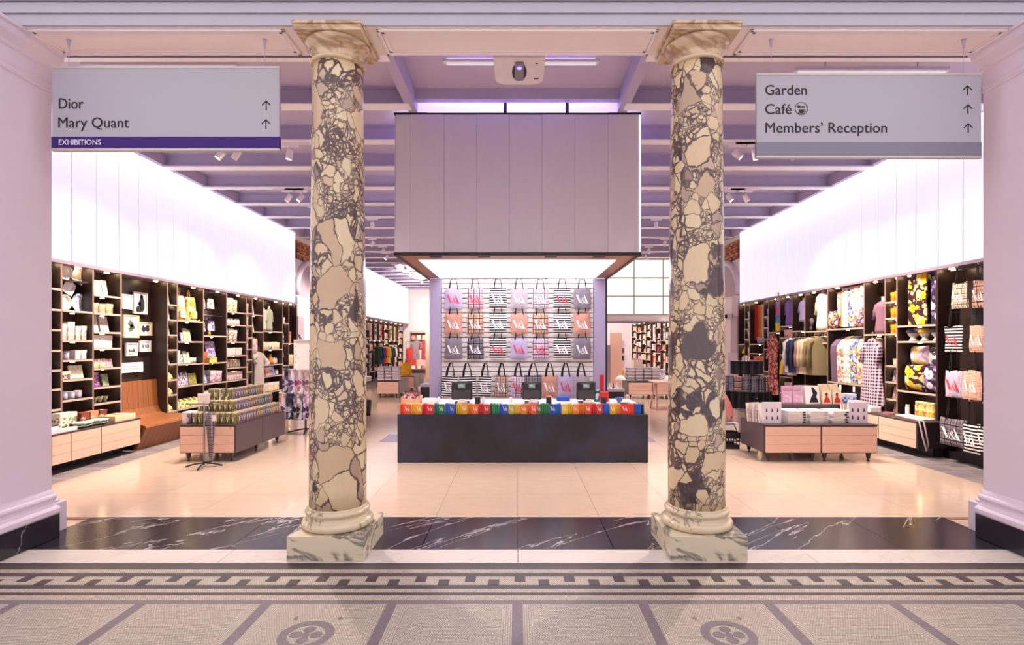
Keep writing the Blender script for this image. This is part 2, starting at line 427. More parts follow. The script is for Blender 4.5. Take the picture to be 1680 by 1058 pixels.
for sx in (-1, 1):
    MB().box(sx * 1.3, 4.47, 4.61, sx * 1.42, 6.98, 4.84).obj('trimmer_beam', M_steel, ce)
    MB().box(sx * 6.0, 4.5, 4.63, sx * 6.3, 29.9, 4.84).obj('edge_channel', M_steel, ce)
    MB().box(sx * 1.5, 4.5, 4.08, sx * 4.4, 4.65, 4.3).obj('lintel_rail', plain('5a4a66', .5), ce)
# entablature over the columns
en = struct(MB().box(-6.6, 4.06, 4.0, 6.6, 4.465, 5.2).obj('beam', M_soffit))
MB().box(-6.6, 4.045, 4.0, 6.6, 4.06, 4.085, bev=.003).box(-6.6, 4.03, 4.089, 6.6, 4.06, 4.17, bev=.003).box(-6.6, 4.005, 4.174, 6.6, 4.06, 4.4, bev=.003).obj('fascia_moulding', M_beamfront, en)
for a, b_ in ((-3.76, -1.78), (-1.08, 1.08), (1.78, 3.76)):
    q = MB()
    for k, (o, h) in enumerate(((0, .016), (.03, .009))):
        y0, y1, wd = 4.085 + o, 4.44 - o, .028
        x0, x1 = a + o, b_ - o
        z0 = 4.0 - h
        q.box(x0, y0, z0, x1, y0 + wd, 4.0, bev=.006).box(x0, y1 - wd, z0, x1, y1, 4.0, bev=.006)
        q.box(x0, y0, z0, x0 + wd, y1, 4.0, bev=.006).box(x1 - wd, y0, z0, x1, y1, 4.0, bev=.006)
    q.obj('soffit_moulding', M_soffit, en)
# side piers of the opening
for sx, nm in ((-1, 'left'), (1, 'right')):
    p = struct(MB().box(sx * 3.87, 3.95, 0, sx * 5.4, 4.456, 4.0).obj('wall_pier_' + nm, M_white_plaster))
    MB().box(sx * 3.80, 3.6, 0, sx * 3.9, 4.456, .195, bev=.004).obj('plinth', M_blackmarble, p)
    pr = [(3.9, .195), (3.805, .195), (3.795, .21), (3.795, .24), (3.806, .255), (3.826, .262), (3.836, .285), (3.838, .31), (3.826, .318), (3.822, .335), (3.828, .35), (3.845, .356), (3.852, .375), (3.866, .392), (3.9, .395)]
    b = MB(); n = len(pr)
    vs = [(sx * x, y, z) for y in (3.6, 4.456) for x, z in pr]
    b.add(vs, [(i, i + 1, n + i + 1, n + i) for i in range(n - 1)] + [tuple(range(n)), tuple(range(n, 2 * n))])
    b.obj('base_moulding', M_white_plaster, p)
    cp = [(3.9, 3.67), (3.862, 3.675), (3.852, 3.69), (3.862, 3.705), (3.862, 3.722), (3.85, 3.735), (3.862, 3.75), (3.862, 3.85), (3.84, 3.862), (3.838, 3.885), (3.815, 3.9), (3.78, 3.925), (3.765, 3.95), (3.765, 3.975), (3.74, 3.98), (3.74, 4.0), (3.9, 4.0)]
    b = MB(); n = len(cp); vs = [(sx * x, y, z) for y in (3.6, 4.456) for x, z in cp]
    b.add(vs, [(i, i + 1, n + i + 1, n + i) for i in range(n - 1)] + [tuple(range(n)), tuple(range(n, 2 * n))])
    b.obj('cornice_moulding', M_white_plaster, p)
    MB().box(sx * 3.87, 3.6, 0, sx * 5.4, 3.95, 4.0).obj('pier_return', M_white_plaster, p)
    MB().box(sx * 3.905, 4.458, 0, sx * 4.2, 4.65, .25, bev=.004).box(sx * 3.93, 4.458, .25, sx * 4.2, 4.62, .275, bev=.01).box(sx * 3.97, 4.458, .275, sx * 4.2, 4.59, .31, bev=.008).obj('frame_base', M_white_plaster, p)

# ================================================================== COLUMNS
def column(x, label, seed, dark):
    r = thing('marble_column', label, 'column', (x, 4.229, 0), kind='thing')
    MB().box(-.285, -.285, 0, .285, .285, .183, bev=.004).obj('plinth', M_plinthmarble, r)
    b = MB(); q = [(.20, .183)]
    for k in range(9):
        a = -PI / 2 + PI * k / 8; q.append((.238 + .034 * math.cos(a), .217 + .034 * math.sin(a)))
    q += [(.238, .254), (.232, .262), (.224, .272), (.222, .282), (.228, .288)]
    for k in range(7):
        a = -PI / 2 + PI * k / 6; q.append((.226 + .02 * math.cos(a), .308 + .02 * math.sin(a)))
    q += [(.226, .331), (.226, .34), (.218, .345)]
    b.lathe(q, 48).obj('base_moulding', M_basemarble, r)
    b = MB(); q = []
    for k in range(25):
        u = k / 24; q.append((.2165 - .0255 * max(0, u - .1) ** 1.35 / .9 ** 1.35, .34 + (3.765 - .34) * u))
    b.lathe(q, 56).obj('shaft', breccia('breccia_%d' % seed, dark, seed), r)
    b = MB(); q = [(.19, 3.758)]
    for k in range(7):
        a = -PI / 2 + PI * k / 6; q.append((.197 + .015 * math.cos(a), 3.775 + .015 * math.sin(a)))
    q += [(.191, 3.795), (.189, 3.85), (.197, 3.853), (.197, 3.862), (.205, 3.865), (.222, 3.878), (.238, 3.898), (.246, 3.918), (.244, 3.93), (.2, 3.932)]
    b.lathe(q, 48).obj('capital', M_capmarble, r)
    MB().box(-.25, -.25, 3.931, .25, .25, 3.975, bev=.003).box(-.262, -.262, 3.975, .262, .262, 3.999, bev=.003).obj('abacus', M_capmarble, r)
column(-1.414, 'cream breccia marble column with fine dark veins, beside the exhibitions sign', 3, .05)
column(1.41, 'marble column blotched with large dark patches, beside the garden sign', 11, .2)

# ================================================================== LIT SCREENS above the shelving
t = NT('lit_polycarbonate'); v = t.coord(); sp = t.n('SeparateXYZ'); t.l(v, sp.inputs[0])
tp = t.math('MULTIPLY', t.math('POWER', t.math('DIVIDE', sp.outputs[2], 1.9), 6.0), .35)
st = t.math('ADD', SCREEN_E, tp); t.done((.22, .21, .25, 1), .3)
t.b.inputs['Emission Color'].default_value = lin('f5f0ff'); t.l(st, t.b.inputs['Emission Strength']); M_screen = t.m
M_seam = emis('screen_seam', 'cfc2e6', SCREEN_E * .7)
M_rail = plain('85788c', .4)
pm = {}
def screen(sx, d0, n, z0, z1, label):
    r = thing('light_screen', label, 'light screen', (sx * 6.05, d0, z0), 0)
    key = 'p'
    if key not in pm: pm[key] = MB().box(-.012, .018, 0, .012, .412, z1 - z0, bev=.004).mesh('light_panel', M_screen)
    MB().box(sx * .03, 0, 0, sx * .06, n * .43, z1 - z0).obj('backing', M_seam, r)
    MB().box(-.03, 0, -.045, .03, n * .43, 0).obj('bottom_rail', M_rail, r)
    for k in range(n): link('light_panel', pm[key], r, (0, k * .43, 0))
screen(-1, 4.7, 23, 2.705, 4.61, 'backlit white panel screen above the wooden bench and bookshelves')
screen(1, 4.7, 23, 2.705, 4.61, 'backlit white panel screen above the coats and tote bags')
screen(-1, 20.2, 22, 2.705, 4.61, 'backlit white panel screen far behind the column by the exhibitions sign')
# plain wall with an arch between the screens
for sx, nm in ((-1, 'left'), (1, 'right')):
    a = struct(MB().box(sx * 6.1, 14.6, 0, sx * EXT, 20.2, 4.84).obj('wall_arch_' + nm, M_shopwall))
    b = MB()
    for k in range(17):
        ang = PI * k / 16; nxt = PI * (k + 1) / 16
    pts = [(sx * 6.07, 15.7 - 1.0 * math.cos(PI * k / 16), 2.95 + 1.0 * math.sin(PI * k / 16)) for k in range(17)]
    MB().tube(pts, .09, 8).obj('arch_moulding', M_white_plaster, a)
    MB().prism([(15.7 - .95 * math.cos(PI * k / 16), 2.95 + .95 * math.sin(PI * k / 16)) for k in range(17)], sx * 6.09, sx * 6.1, 'x').obj('arch_infill', plain('b9a9b8', .6), a)
    MB().box(sx * 6.0, 14.62, 2.35, sx * 6.1, 15.0, 2.9).obj('pier_panel', plain('dcc6cf', .6), a)
    MB().box(sx * 5.98, 14.62, 1.35, sx * 6.1, 15.05, 2.35).obj('pier_panel', plain('b7a6b4', .5), a)
    MB().box(sx * 6.0, 14.62, 0, sx * 6.1, 15.3, 1.35).obj('pier_panel', plain('cdbccb', .5), a)
    # tiled frieze
    fr = thing('tiled_frieze', 'terracotta and ochre tiled frieze high on the wall past the ' + ('bookshelf' if sx < 0 else 'coat shelf') + ' screen', 'frieze', (sx * 6.06, 14.65, 3.95))
    tl = [MB().box(-.02, 0, 0, .02, .145, .068, bev=.006).mesh('tile', plain(cc, .5)) for cc in ('8a3f24', 'b4622f', '5d2a1c', 'c98b4a')]
    MB().box(0, 0, 0, sx * .03, 1.5, .5).obj('backing', plain('4a3a34', .7), fr)
    for rr in range(6):
        for k in range(9): link('tile', tl[(rr * 3 + k * 5 + rr * k) % 4], fr, (-sx * .015, .02 + k * .16 + (rr % 2) * .03, .015 + rr * .08))
# transverse lit grid at the back
g = thing('light_grid', 'backlit gridded white wall panel between canopy and blotched column', 'light panel', (0, 19.5, 0))
M_grid = emis('grid_panel', 'fffaee', GRID_E)
gp = MB().box(.022, 0, .022, 1.038, .02, .648, bev=.004).mesh('light_panel', M_grid)
for r_ in range(3):
    for k in range(5): link('light_panel', gp, g, (1.3 + k * 1.06 - .24, 0, 2.66 + r_ * .67))
MB().box(1.0, .03, 2.64, 6.3, .1, 4.84).obj('backing', plain('9a9088', .5), g)
MB().box(1.0, -.03, 2.4, 6.3, .1, 2.64).obj('header', M_shopwall, g)
MB().box(1.0, -.05, 2.36, 6.3, .12, 2.42).obj('header_rail', plain('6b5f72', .4), g)
# ================================================================== CANOPY
M_canopy = plain('bfb4c8', .45, 0, .03, 2)
t = NT('ribbed_polycarbonate'); v = t.coord(); sp = t.n('SeparateXYZ'); t.l(v, sp.inputs[0])
wv = t.math('SINE', t.math('MULTIPLY', sp.outputs[0], 520.0)); nz = t.n('TexNoise', i_Scale=3.0); t.l(v, nz.inputs[0])
oi = t.n('ObjectInfo')
c = t.mix(nz.outputs[0], lin('dad2da'), lin('e0d6da')); c = t.mix(t.math('MULTIPLY_ADD', wv, .06, .06), c, lin('a99eb4')); c = t.mix(t.math('MULTIPLY', oi.outputs['Random'], .25), c, lin('c0b6cc'))
t.bump(wv, .15, .002); M_ribbed = t.done(c, .35)
M_dark = plain('1c1418', .4)
M_copper = plain('a8765c', .35, .3)
CY0, CZ0, CZ1 = 7.02, 2.775, 4.615
cn = thing('hanging_canopy', 'ribbed grey box canopy hanging over the checkout counter', 'canopy', (0, CY0, CZ0))
h = CZ1 - CZ0
xs = [Xat(q, CY0) for q in (650, 674, 728.5, 782, 835.5, 889, 943, 997.5, 1051)]
for i in range(8):
    MB().box(xs[i] + .0012, -.012 - .004 * (i % 2), .02, xs[i + 1] - .0012, .012, h - .02).obj('panel', M_ribbed, cn)
MB().box(-1.6, .015, .02, 1.6, .03, h - .02).obj('backing', M_canopy, cn)
for sx in (-1, 1):
    me = MB().box(-.012, 0, 0, .012, .425, h - .04).mesh('panel', M_ribbed)
    for k in range(6): link('panel', me, cn, (sx * 1.6, .02 + k * .43, .02))
for q in ((-1.615, -.02, -.02, 1.615, .03, .02), (-1.615, -.02, h - .02, 1.615, .03, h + .005), (-1.615, .03, -.02, -1.58, 2.65, .02), (1.58, .03, -.02, 1.615, 2.65, .02)): MB().box(*q).obj('edge_trim', M_dark, cn)
MB().box(1.585, -.024, .03, 1.612, -.012, h - .03).obj('edge_light', emis('edge_glow', 'f2e8ff', .5), cn)  # panel edge made to glow, standing in for light inside the box
M_lit = emis('lit_ceiling', 'f7f2ff', CANOPY_E)
for sx in (-1, 1):
    MB().box(sx * 1.58, .03, .0, sx * 1.395, 2.6, .025).obj('soffit_strip', M_copper, cn)
    MB().box(sx * 1.395, .5, -.004, sx * 1.38, 2.6, .03).obj('reveal_trim', plain('efe4f4', .4), cn)
MB().box(-1.39, .03, .0, 1.39, .5, .025).obj('soffit_strip', M_copper, cn)
for x in (-1.1, -.45, .45, 1.1):
    MB().box(x - .08, .18, -.006, x + .08, .3, .002).obj('slot_vent', M_dark, cn)
for i in range(3): MB().box(-1.38 + i * .92, .5, .01, -1.38 + i * .92 + .915, 2.6, .025).obj('lit_panel', M_lit, cn)
M_violet = emis('violet_glow', '9a86ff', 9)
MB().box(-1.2, .08, h + .02, 1.2, .16, h + .05).obj('cove_light', M_violet, cn)
MB().box(-1.2, 1.6, h + .04, 1.2, 1.68, h + .07).obj('cove_light', M_violet, cn)
for x in (-.16, .65):
    MB().box(x - .02, -.01, h, x + .02, .03, h + .23).obj('hanger_rod', M_dark, cn)

# ================================================================== BAG WALL
M_pier = plain('a89cba', .5, 0, .03, 3)
M_slatw = plain('f0e6de', .5, 0, .03, 5)
bw = thing('slatted_display_wall', 'white slatted wall framed by lavender piers behind the tills', 'display wall', (0, 9.65, 0))
for sx in (-1, 1):
    MB().box(sx * 1.375, 0, 0, sx * 1.585, .5, 2.77, bev=.004).obj('pier', M_pier, bw)
MB().box(1.587, -.01, 0, 1.612, .5, 2.77).obj('edge_trim', M_dark, bw)
MB().box(-1.37, .1, 0, 1.37, .14, 2.77).obj('back_panel', plain('e6d6d2', .6), bw)
sl = MB().box(-1.37, 0, 0, 1.37, .05, .073, bev=.006).mesh('slat', M_slatw)
for k in range(31): link('slat', sl, bw, (0, .035, .04 + k * .0885))
po = MB().box(0, 0, 0, .03, .04, 2.74).mesh('upright', M_slatw)
for x in (-1.372, -.68, 0, .65, 1.343): link('upright', po, bw, (x, .06, 0))
MB().box(-.3, .01, 2.58, -.08, .04, 2.66).obj('speaker_plate', plain('cfc8cc', .4), bw)

# logo print: V, ampersand and A
def logo_mesh(mat):
    b = MB()
    def poly(p): b.add([(x - .74, 0, z - .5) for x, z in p], [tuple(range(len(p)))])
    poly([(0, 1), (0, .97), (.3, .97), (.3, 1)]); poly([(.03, .98), (.25, .98), (.5, .16), (.42, 0)]); poly([(.42, 0), (.455, .05), (.6, .6), (.575, .6)])
    poly([(.93, 1), (.98, 1), (1.4, .02), (1.15, .02)]); poly([(1.09, .03), (1.09, 0), (1.48, 0), (1.48, .03)])
    pts = [(1.1, .04), (1.0, .08), (.88, .24), (.74, .46), (.7, .58), (.76, .68), (.85, .67), (.88, .58), (.83, .48), (.71, .37), (.62, .23), (.64, .09), (.76, .01), (.9, .06), (.99, .2), (1.03, .32), (1.1, .34)]
    wd = [.04, .05, .06, .05, .03, .025, .025, .035, .025, .025, .045, .05, .03, .022, .018, .018, .025]
    vs = []
    for i, (x, z) in enumerate(pts):
        x0, z0 = pts[max(i - 1, 0)]; x1, z1 = pts[min(i + 1, len(pts) - 1)]
        dx, dz = x1 - x0, z1 - z0; L = math.hypot(dx, dz); nx, nz_ = -dz / L * wd[i] * .75, dx / L * wd[i] * .75
        vs += [(x + nx - .74, -.0005, z + nz_ - .5), (x - nx - .74, -.0005, z - nz_ - .5)]
    b.add(vs, [(2 * i, 2 * i + 1, 2 * i + 3, 2 * i + 2) for i in range(len(pts) - 1)])
    return b.mesh('logo_print', mat)
M_ink_w, M_ink_r, M_ink_p = plain('f6f0ee', .6, 0, 0), plain('d8344a', .6, 0, 0), plain('f06a80', .6, 0, 0)
LOGO = {'w': logo_mesh(M_ink_w), 'r': logo_mesh(M_ink_r)}
PAT = {
 'lilac gingham': fabric('gingham', 'c8bad2', '8a7ea4', s=.012), 'grey gingham': fabric('gingham', 'bfb3b8', '82777e', s=.012),
 'charcoal gingham': fabric('gingham', '9b9098', '57505a', s=.012), 'coral gingham': fabric('gingham', 'd8a896', 'a0604e', s=.012),
 'pale plaid': fabric('plaid', 'd8c8ce', '6a5a68', '241a24', s=.1), 'pink plaid': fabric('plaid', 'dcbcc2', '7c5a68', '2a1a26', s=.1),
 'peach plaid': fabric('plaid', 'd8ae98', '7a5244', '2c1a1c', s=.1), 'dark plaid': fabric('plaid', '8c8088', '3a323c', '181018', s=.1),
 'lilac plaid': fabric('plaid', 'e2c8d8', '8a6c8a', '1c1220', s=.1), 'brown plaid': fabric('plaid', 'c9a79c', '6e4c46', '22141a', s=.1),
 'cream plaid': fabric('plaid', 'e8d9c0', '8c7a66', '241c1a', s=.07),
 'black and white striped': fabric('stripes', '1e161c', 'f2ebe6', s=.042),
 'red gingham': fabric('gingham', 'd8cade', 'a08898', s=.018), 'orange gingham': fabric('gingham', 'f0d5c0', 'c0664a', s=.02),
}
M_strap = plain('1b1318', .7)
def bag_mesh(pat, seed, wd=.31, ht=.375):
    rnd = random.Random(seed); a, b_, c_ = rnd.uniform(0, 6), rnd.uniform(0, 6), rnd.uniform(.6, 1.3)
    def fn(sgn):
        def f(u, v):
            e = min(u, 1 - u, v * 1.2, (1 - v) * 1.0) * 4; e = min(1, max(0, e))
            fold = .006 * math.sin(9 * u + a) * math.sin(4 * v + b_) + .004 * math.sin(22 * u + 5 * v + b_) * (v ** 2)
            flare = 1 - .05 * v * c_ + .02 * math.sin(6 * v + a)
            x = (u - .5) * wd * flare + .004 * math.sin(8 * v + b_)
            z = v * ht + .008 * math.sin(7 * u + a) * v
            return (x, sgn * (.003 + .022 * e ** .5 + (fold if sgn < 0 else 0)), z)
        return f
    m = MB(); m.grid(fn(-1), 12, 12); m.grid(fn(1), 8, 8); return m
def strap_mb(wd, ht, drop, y=0, pinch=.25, wide=.011):
    m = MB()
    for yy in (-.012, .012):
        pts = [(-wd * .24, yy, ht - .03), (-wd * .2, yy, ht + drop * .35), (-wd * pinch * .35, yy * .5, ht + drop * .92), (0, 0, ht + drop), (wd * pinch * .35, yy * .5, ht + drop * .92), (wd * .2, yy, ht + drop * .35), (wd * .24, yy, ht - .03)]
        m.tube(pts, wide, 6, flat=.25)
    return m
SM = {}
def tote(pat, ink, label, loc, rz, group, seed=0, wd=.31, ht=.375, drop=.165, tilt=0, lscale=.215, wide=.011, hook=True, pinch=.45):
    r = thing('tote_bag', label, 'bag', loc, rz, group); r.rotation_euler.y = tilt
    bag_mesh(pat, seed, wd, ht).obj('bag_body', PAT[pat], r)
    k = ('s', wd, ht, drop, wide, pinch)
    if k not in SM: SM[k] = strap_mb(wd, ht, drop, wide=wide, pinch=pinch).mesh('strap', M_strap)
    link('strap', SM[k], r)
    lo = link('logo_print', LOGO[ink], r, (0, -.034, ht * .46)); lo.scale = (wd * .74 / 1.48, 1, ht * .4)
    if hook:
        if 'hook' not in SM: SM['hook'] = MB().tube([(0, .13, 0), (0, -.03, 0), (0, -.035, .02)], .006, 6).mesh('hook', plain('c9c2c6', .3, .8))
        link('hook', SM['hook'], r, (0, 0, ht + drop - .012))
    return r
cols = [(744.1, 29.2), (779.8, 27.7), (816.9, 28.2), (851.7, 28.5), (886.4, 26.8), (922.3, 29.4), (955.1, 28.6)]
rows = [(472.6, 506.7), (513, 548), (554.7, 588.8)]
st = [[('lilac gingham', 'r'), ('pink plaid', 'r'), ('black and white striped', 'w'), ('grey gingham', 'w'), ('pale plaid', 'w'), ('black and white striped', 'r'), ('charcoal gingham', 'w')],
      [('coral gingham', 'w'), ('peach plaid', 'w'), ('black and white striped', 'w'), ('coral gingham', 'w'), ('peach plaid', 'w'), ('black and white striped', 'w'), ('coral gingham', 'w')],
      [('charcoal gingham', 'w'), ('dark plaid', 'w'), ('black and white striped', 'r'), ('lilac gingham', 'r'), ('lilac plaid', 'r'), ('black and white striped', 'w'), ('charcoal gingham', 'w')]]
BD = 9.6
for i, (y0, y1) in enumerate(rows):
    for j, (cx, wpx) in enumerate(cols):
        pt, ink = st[i][j]; zb = Zat(y1, BD); ht = (y1 - y0) * BD / F
        tote(pt, ink, '%s tote bag with %s logo, %s column of %s hanging row' % (pt, 'white' if ink == 'w' else 'red', ORD[j], ['top', 'middle', 'third'][i]),
             (Xat(cx, BD), BD, zb), 0, 'tote bags hung in rows on the slatted wall', i * 7 + j, wpx * BD / F, .372, .165)
low = [(736, 26, 'black and white striped', 'w', .06), (767.5, 28, 'black and white striped', 'w', -.03), (793.7, 22, 'black and white striped', 'w', .05), (822, 22, 'brown plaid', 'w', .02), (848, 22, 'lilac plaid', 'r', .05), (875, 30, 'dark plaid', 'w', 0), (902, 27, 'coral gingham', 'w', 0), (928.5, 26, 'lilac gingham', 'r', 0), (954, 26, 'grey gingham', 'w', 0)]
for j, (cx, wpx, pt, ink, tl) in enumerate(low):
    tote(pt, ink, '%s tote bag on thick black straps, %s along the lowest row' % (pt, ORD[j]), (Xat(cx, 9.5), 9.55, Zat(652, 9.55)), 0, 'tote bags hung low behind the tills', 40 + j, wpx * 9.55 / F, .4, .225, tl, .24, .02, True, .2)

# ================================================================== COUNTER
t = NT('patinated_steel'); v = t.coord(); nz = t.n('TexNoise', i_Scale=1.6, i_Detail=6.0); t.l(v, nz.inputs[0]); n2 = t.n('TexNoise', i_Scale=60.0); t.l(v, n2.inputs[0])
c = t.ramp(nz.outputs[0], [(.3, lin('1c171d')), (.48, lin('2c2730')), (.6, lin('30344a')), (.75, lin('3c302e'))])
M_counter = t.done(t.mix(t.math('MULTIPLY', n2.outputs[0], .25), c, lin('3e363e')), .38, .35)
ct = thing('checkout_counter', 'long dark metal checkout counter under the hanging canopy', 'counter', (.07, 7.18, 0))
MB().box(-1.677, 0, .012, 1.677, .03, .655, bev=.003).obj('front_panel', M_counter, ct)
MB().box(-1.66, -.0, 0, 1.66, .02, .012).obj('kick_strip', plain('8a8086', .4, .5), ct)
MB().box(-1.677, .03, 0, -1.647, 1.0, .655).obj('end_panel', M_counter, ct); MB().box(1.647, .03, 0, 1.677, 1.0, .655).obj('end_panel', M_counter, ct)
MB().box(-1.647, .03, .6, 1.647, .22, .652).obj('book_ledge', M_counter, ct)
MB().box(-1.63, .2, 0, 1.6, .98, .74).obj('cabinet', plain('e6dcd6', .5), ct)
MB().box(-1.65, .19, .74, 1.62, 1.0, .765, bev=.004).obj('worktop', plain('eee6e2', .3), ct)
MB().box(1.6, .05, .652, 1.63, .2, .78).obj('book_end', M_dark, ct)
# notebooks along the front ledge: (start, end, colour, cover facing out?)
PXZ = 3.818
NB = [(62, 90, 'e2502a', 3), (90, 130, 'df5a2e', 0), (131, 165, 'eeb021', 3), (166, 200, 'e9a028', 0), (201, 228, 'd8262e', 3), (229, 272, 'd52a35', 0), (276, 302, '1f6e52', 2), (304, 341, '16754f', 0), (344, 372, '1a62b8', 2), (373, 404, '2353b4', 0), (405, 412, '6a3fa0', 1), (414, 424, 'a8c72c', 1), (425, 445, 'eab61e', 2), (446, 486, 'e0a626', 0), (488, 513, 'ef7d1f', 3), (514, 552, 'ea702a', 0), (554, 586, 'd9302a', 3), (587, 624, 'c83a28', 0), (625, 639, '5a1720', 1),
      (640, 680, '0f9358', 4), (683, 701, '2455c0', 2), (702, 740, '2a4fb5', 0), (742, 778, 'b9b52e', 0), (780, 815, 'efb71a', 4), (817, 857, 'e8862f', 0), (858, 880, 'ee6a20', 2), (881, 916, 'ee6450', 0), (918, 946, '5c6a38', 0), (947, 996, '14803f', 4), (998, 1040, '1458b4', 0), (1041, 1071, '1a6ad0', 3), (1073, 1110, 'e8c02a', 0), (1111, 1141, 'e6b81a', 3), (1143, 1180, 'ea8626', 0), (1181, 1217, 'e8761f', 4), (1219, 1258, 'e0502c', 0), (1259, 1290, 'd62a2a', 3), (1291, 1328, 'cf3a30', 0), (1330, 1345, '6a48b8', 2), (1346, 1373, '1a72d0', 3), (1375, 1412, 'd9a92a', 0), (1414, 1444, 'f0921c', 3), (1446, 1492, 'd8332a', 0), (1493, 1528, 'ea4424', 4), (1530, 1580, '1a5cc4', 5), (1581, 1591, '15755a', 1)]
CN = {'e': 'orange', 'd': 'red', '1': 'blue', '0': 'green', '2': 'blue', '6': 'purple', 'a': 'lime', 'b': 'lime', 'c': 'red', '5': 'dark'}
def cname(hx):
    r, g_, b_ = (int(hx[i:i + 2], 16) for i in (0, 2, 4))
    mx, mn = max(r, g_, b_), min(r, g_, b_)
    if mx < 70: return 'black'
    if mx - mn < 28: return 'white' if mx > 225 else ('pale grey' if mx > 170 else 'grey')
    h_ = (60 * (((g_ - b_) / (mx - mn)) % 6) if mx == r else (60 * ((b_ - r) / (mx - mn) + 2) if mx == g_ else 60 * ((r - g_) / (mx - mn) + 4)))
    if mx - mn < 60 and mx > 190: return 'cream' if 15 < h_ < 70 else ('pale pink' if h_ <= 15 or h_ > 320 else ('pale green' if h_ < 170 else ('pale blue' if h_ < 250 else 'lilac')))
    dark = 'dark ' if mx < 120 else ''
    for lim, nm in ((14, 'red'), (34, 'brown' if mx < 170 else 'orange'), (52, 'olive' if mx < 150 else 'amber'), (70, 'yellow'), (100, 'lime green'), (175, 'green'), (215, 'teal'), (252, 'blue'), (300, 'purple'), (340, 'pink'), (361, 'red')):
        if h_ < lim: return dark + nm
    return 'red'
M_page = plain('efe6da', .7)
cnt = {}
for a, b_, hx, ns in NB:
    x0, x1 = Xat(640 + a / PXZ, 7.24), Xat(640 + b_ / PXZ, 7.24); nm = cname(hx)
    if ns == 0:
        g_ = 'notebooks facing out along the counter'; k = cnt.get(nm, 0); cnt[nm] = k + 1
        r = thing('notebook', '%s notebook facing out on counter ledge, %s %s cover' % (nm, ORD[k], nm), 'notebook', ((x0 + x1) / 2, 7.225, .653), 0, g_)
        wd = x1 - x0 - .004
        m = MB().box(-wd / 2, -.012, 0, wd / 2, -.009, .135, 0).box(-wd / 2 + .003, -.009, .003, wd / 2 - .003, .009, .132, 1).box(-wd / 2, .009, 0, wd / 2, .012, .135, 0)
        m.obj('cover', [plain(hx, .4), M_page], r)
        lo = link('logo_print', LOGO['w'], r, (0, -.0135, .075)); lo.scale = (wd * .5, 1, .055)
    else:
        sw = (x1 - x0) / ns; g_ = nm + ' notebooks standing spine out on the counter'; q = cnt.get(g_, 0); cnt[g_] = q + 1
        for k in range(ns):
            o = MB().box(-sw / 2 + .0015, -.05, 0, sw / 2 - .0015, .05, .134 + .003 * ((k * 7 + ns) % 3), 0, bev=.003).box(-sw / 2 + .0035, -.045, .004, sw / 2 - .0035, .052, .131, 1).obj('notebook', [plain(hx, .4), M_page], None, (x0 + sw * (k + .5), 7.28, .653))
            tag(o, '%s notebook spine out, %s in the %s %s block along the counter' % (nm, ORD[k], ORD[q], nm), 'notebook', g_)
# tills
M_till = plain('2a2427', .35); M_till2 = plain('4a4448', .3)
M_tillscreen = emis('till_screen', '1f7a70', .22)
for i, (cx, wpx) in enumerate(((758, 34), (872.5, 31), (961, 31))):
    D = 7.55; r = thing('till', 'black touchscreen till seen from behind, %s along the counter' % ORD[i], 'till', (Xat(cx, D), D, .766), 0, 'tills on the counter')
    wd = wpx * D / F
    MB().box(-.1, -.06, 0, .1, .12, .02, bev=.005).obj('base', M_till, r)
    MB().box(-.03, .0, .02, .03, .05, .12).obj('stand', M_till, r)
    MB().box(-wd / 2, -.03, .05, wd / 2, .02, .3, bev=.012).obj('screen_housing', M_till, r)
    MB().box(-wd * .42, -.04, .06, wd * .42, -.028, .19, bev=.004).obj('rear_panel', M_till2, r)
    q = MB().box(-wd * .3, -.055, .2, wd * .3, -.03, .285, bev=.006).obj('customer_display', M_till, r)
    MB().box(-wd * .17, -.0575, .215, wd * .17, -.055, .275).obj('screen', M_tillscreen, q)
    for k in range(2): MB().box(-wd * .12, -.0585, .24 + k * .014, wd * .12 - .02 * k, -.0575, .246 + k * .014).obj('text_line', plain('e8ffff', .5), q)
    p = thing('card_reader', 'small black card reader beside the %s till' % ORD[i], 'card reader', (Xat(cx + 27, D), D - .1, .766), 0, 'card readers on the counter')
    MB().prism([(-.05, 0), (.05, 0), (.05, .03), (-.05, .1)], -.035, .035, 'x').obj('body', M_till, p)
    MB().box(-.025, -.052, .07, .025, -.02, .1, bev=.004).obj('screen', M_till2, p)
    p = thing('receipt_printer', 'cream receipt printer in front of the %s till' % ORD[i], 'printer', (Xat(cx + 2, D), D - .13, .766), 0, 'receipt printers on the counter')
    MB().box(-.065, -.06, 0, .065, .06, .045, bev=.012).obj('body', plain('d8c9bd', .4), p)
    MB().box(-.04, -.03, .045, .04, -.026, .075).obj('paper', plain('f4efe9', .6), p)
# ================================================================== small things on the counter
def part(r, mb, name, mat): return mb.obj(name, mat, r)
CZ = .766
p = thing('wooden_tray', 'pale wooden tray heaped with pink scarves at the counter end', 'tray', (Xat(676, 7.6), 7.6, CZ))
part(p, MB().box(-.13, -.12, 0, .13, .12, .012).box(-.13, -.12, .01, .13, -.11, .07).box(-.13, .11, .01, .13, .12, .1).box(-.13, -.11, .01, -.12, .11, .09).box(.12, -.11, .01, .13, .11, .1), 'tray', plain('dcb08a', .5))
for k in range(5):
    rr = random.Random(k); x = -.08 + .04 * k
    o = MB().grid(lambda u, v: (x + .045 * math.cos(6.28 * u) * (1 - .5 * v), .06 * math.sin(6.28 * u) * (1 - .5 * v), .02 + .11 * v + .012 * math.sin(9 * u + 5 * v + k)), 10, 5).obj('scarf', fabric('floral', '8a2f45', 'e8a5ae', 'f2d4cf', .03), None, tuple(p.location))
    tag(o, 'pink and burgundy scarf bundled in the wooden tray, %s bundle' % ORD[k], 'scarf', 'scarves in the counter tray')
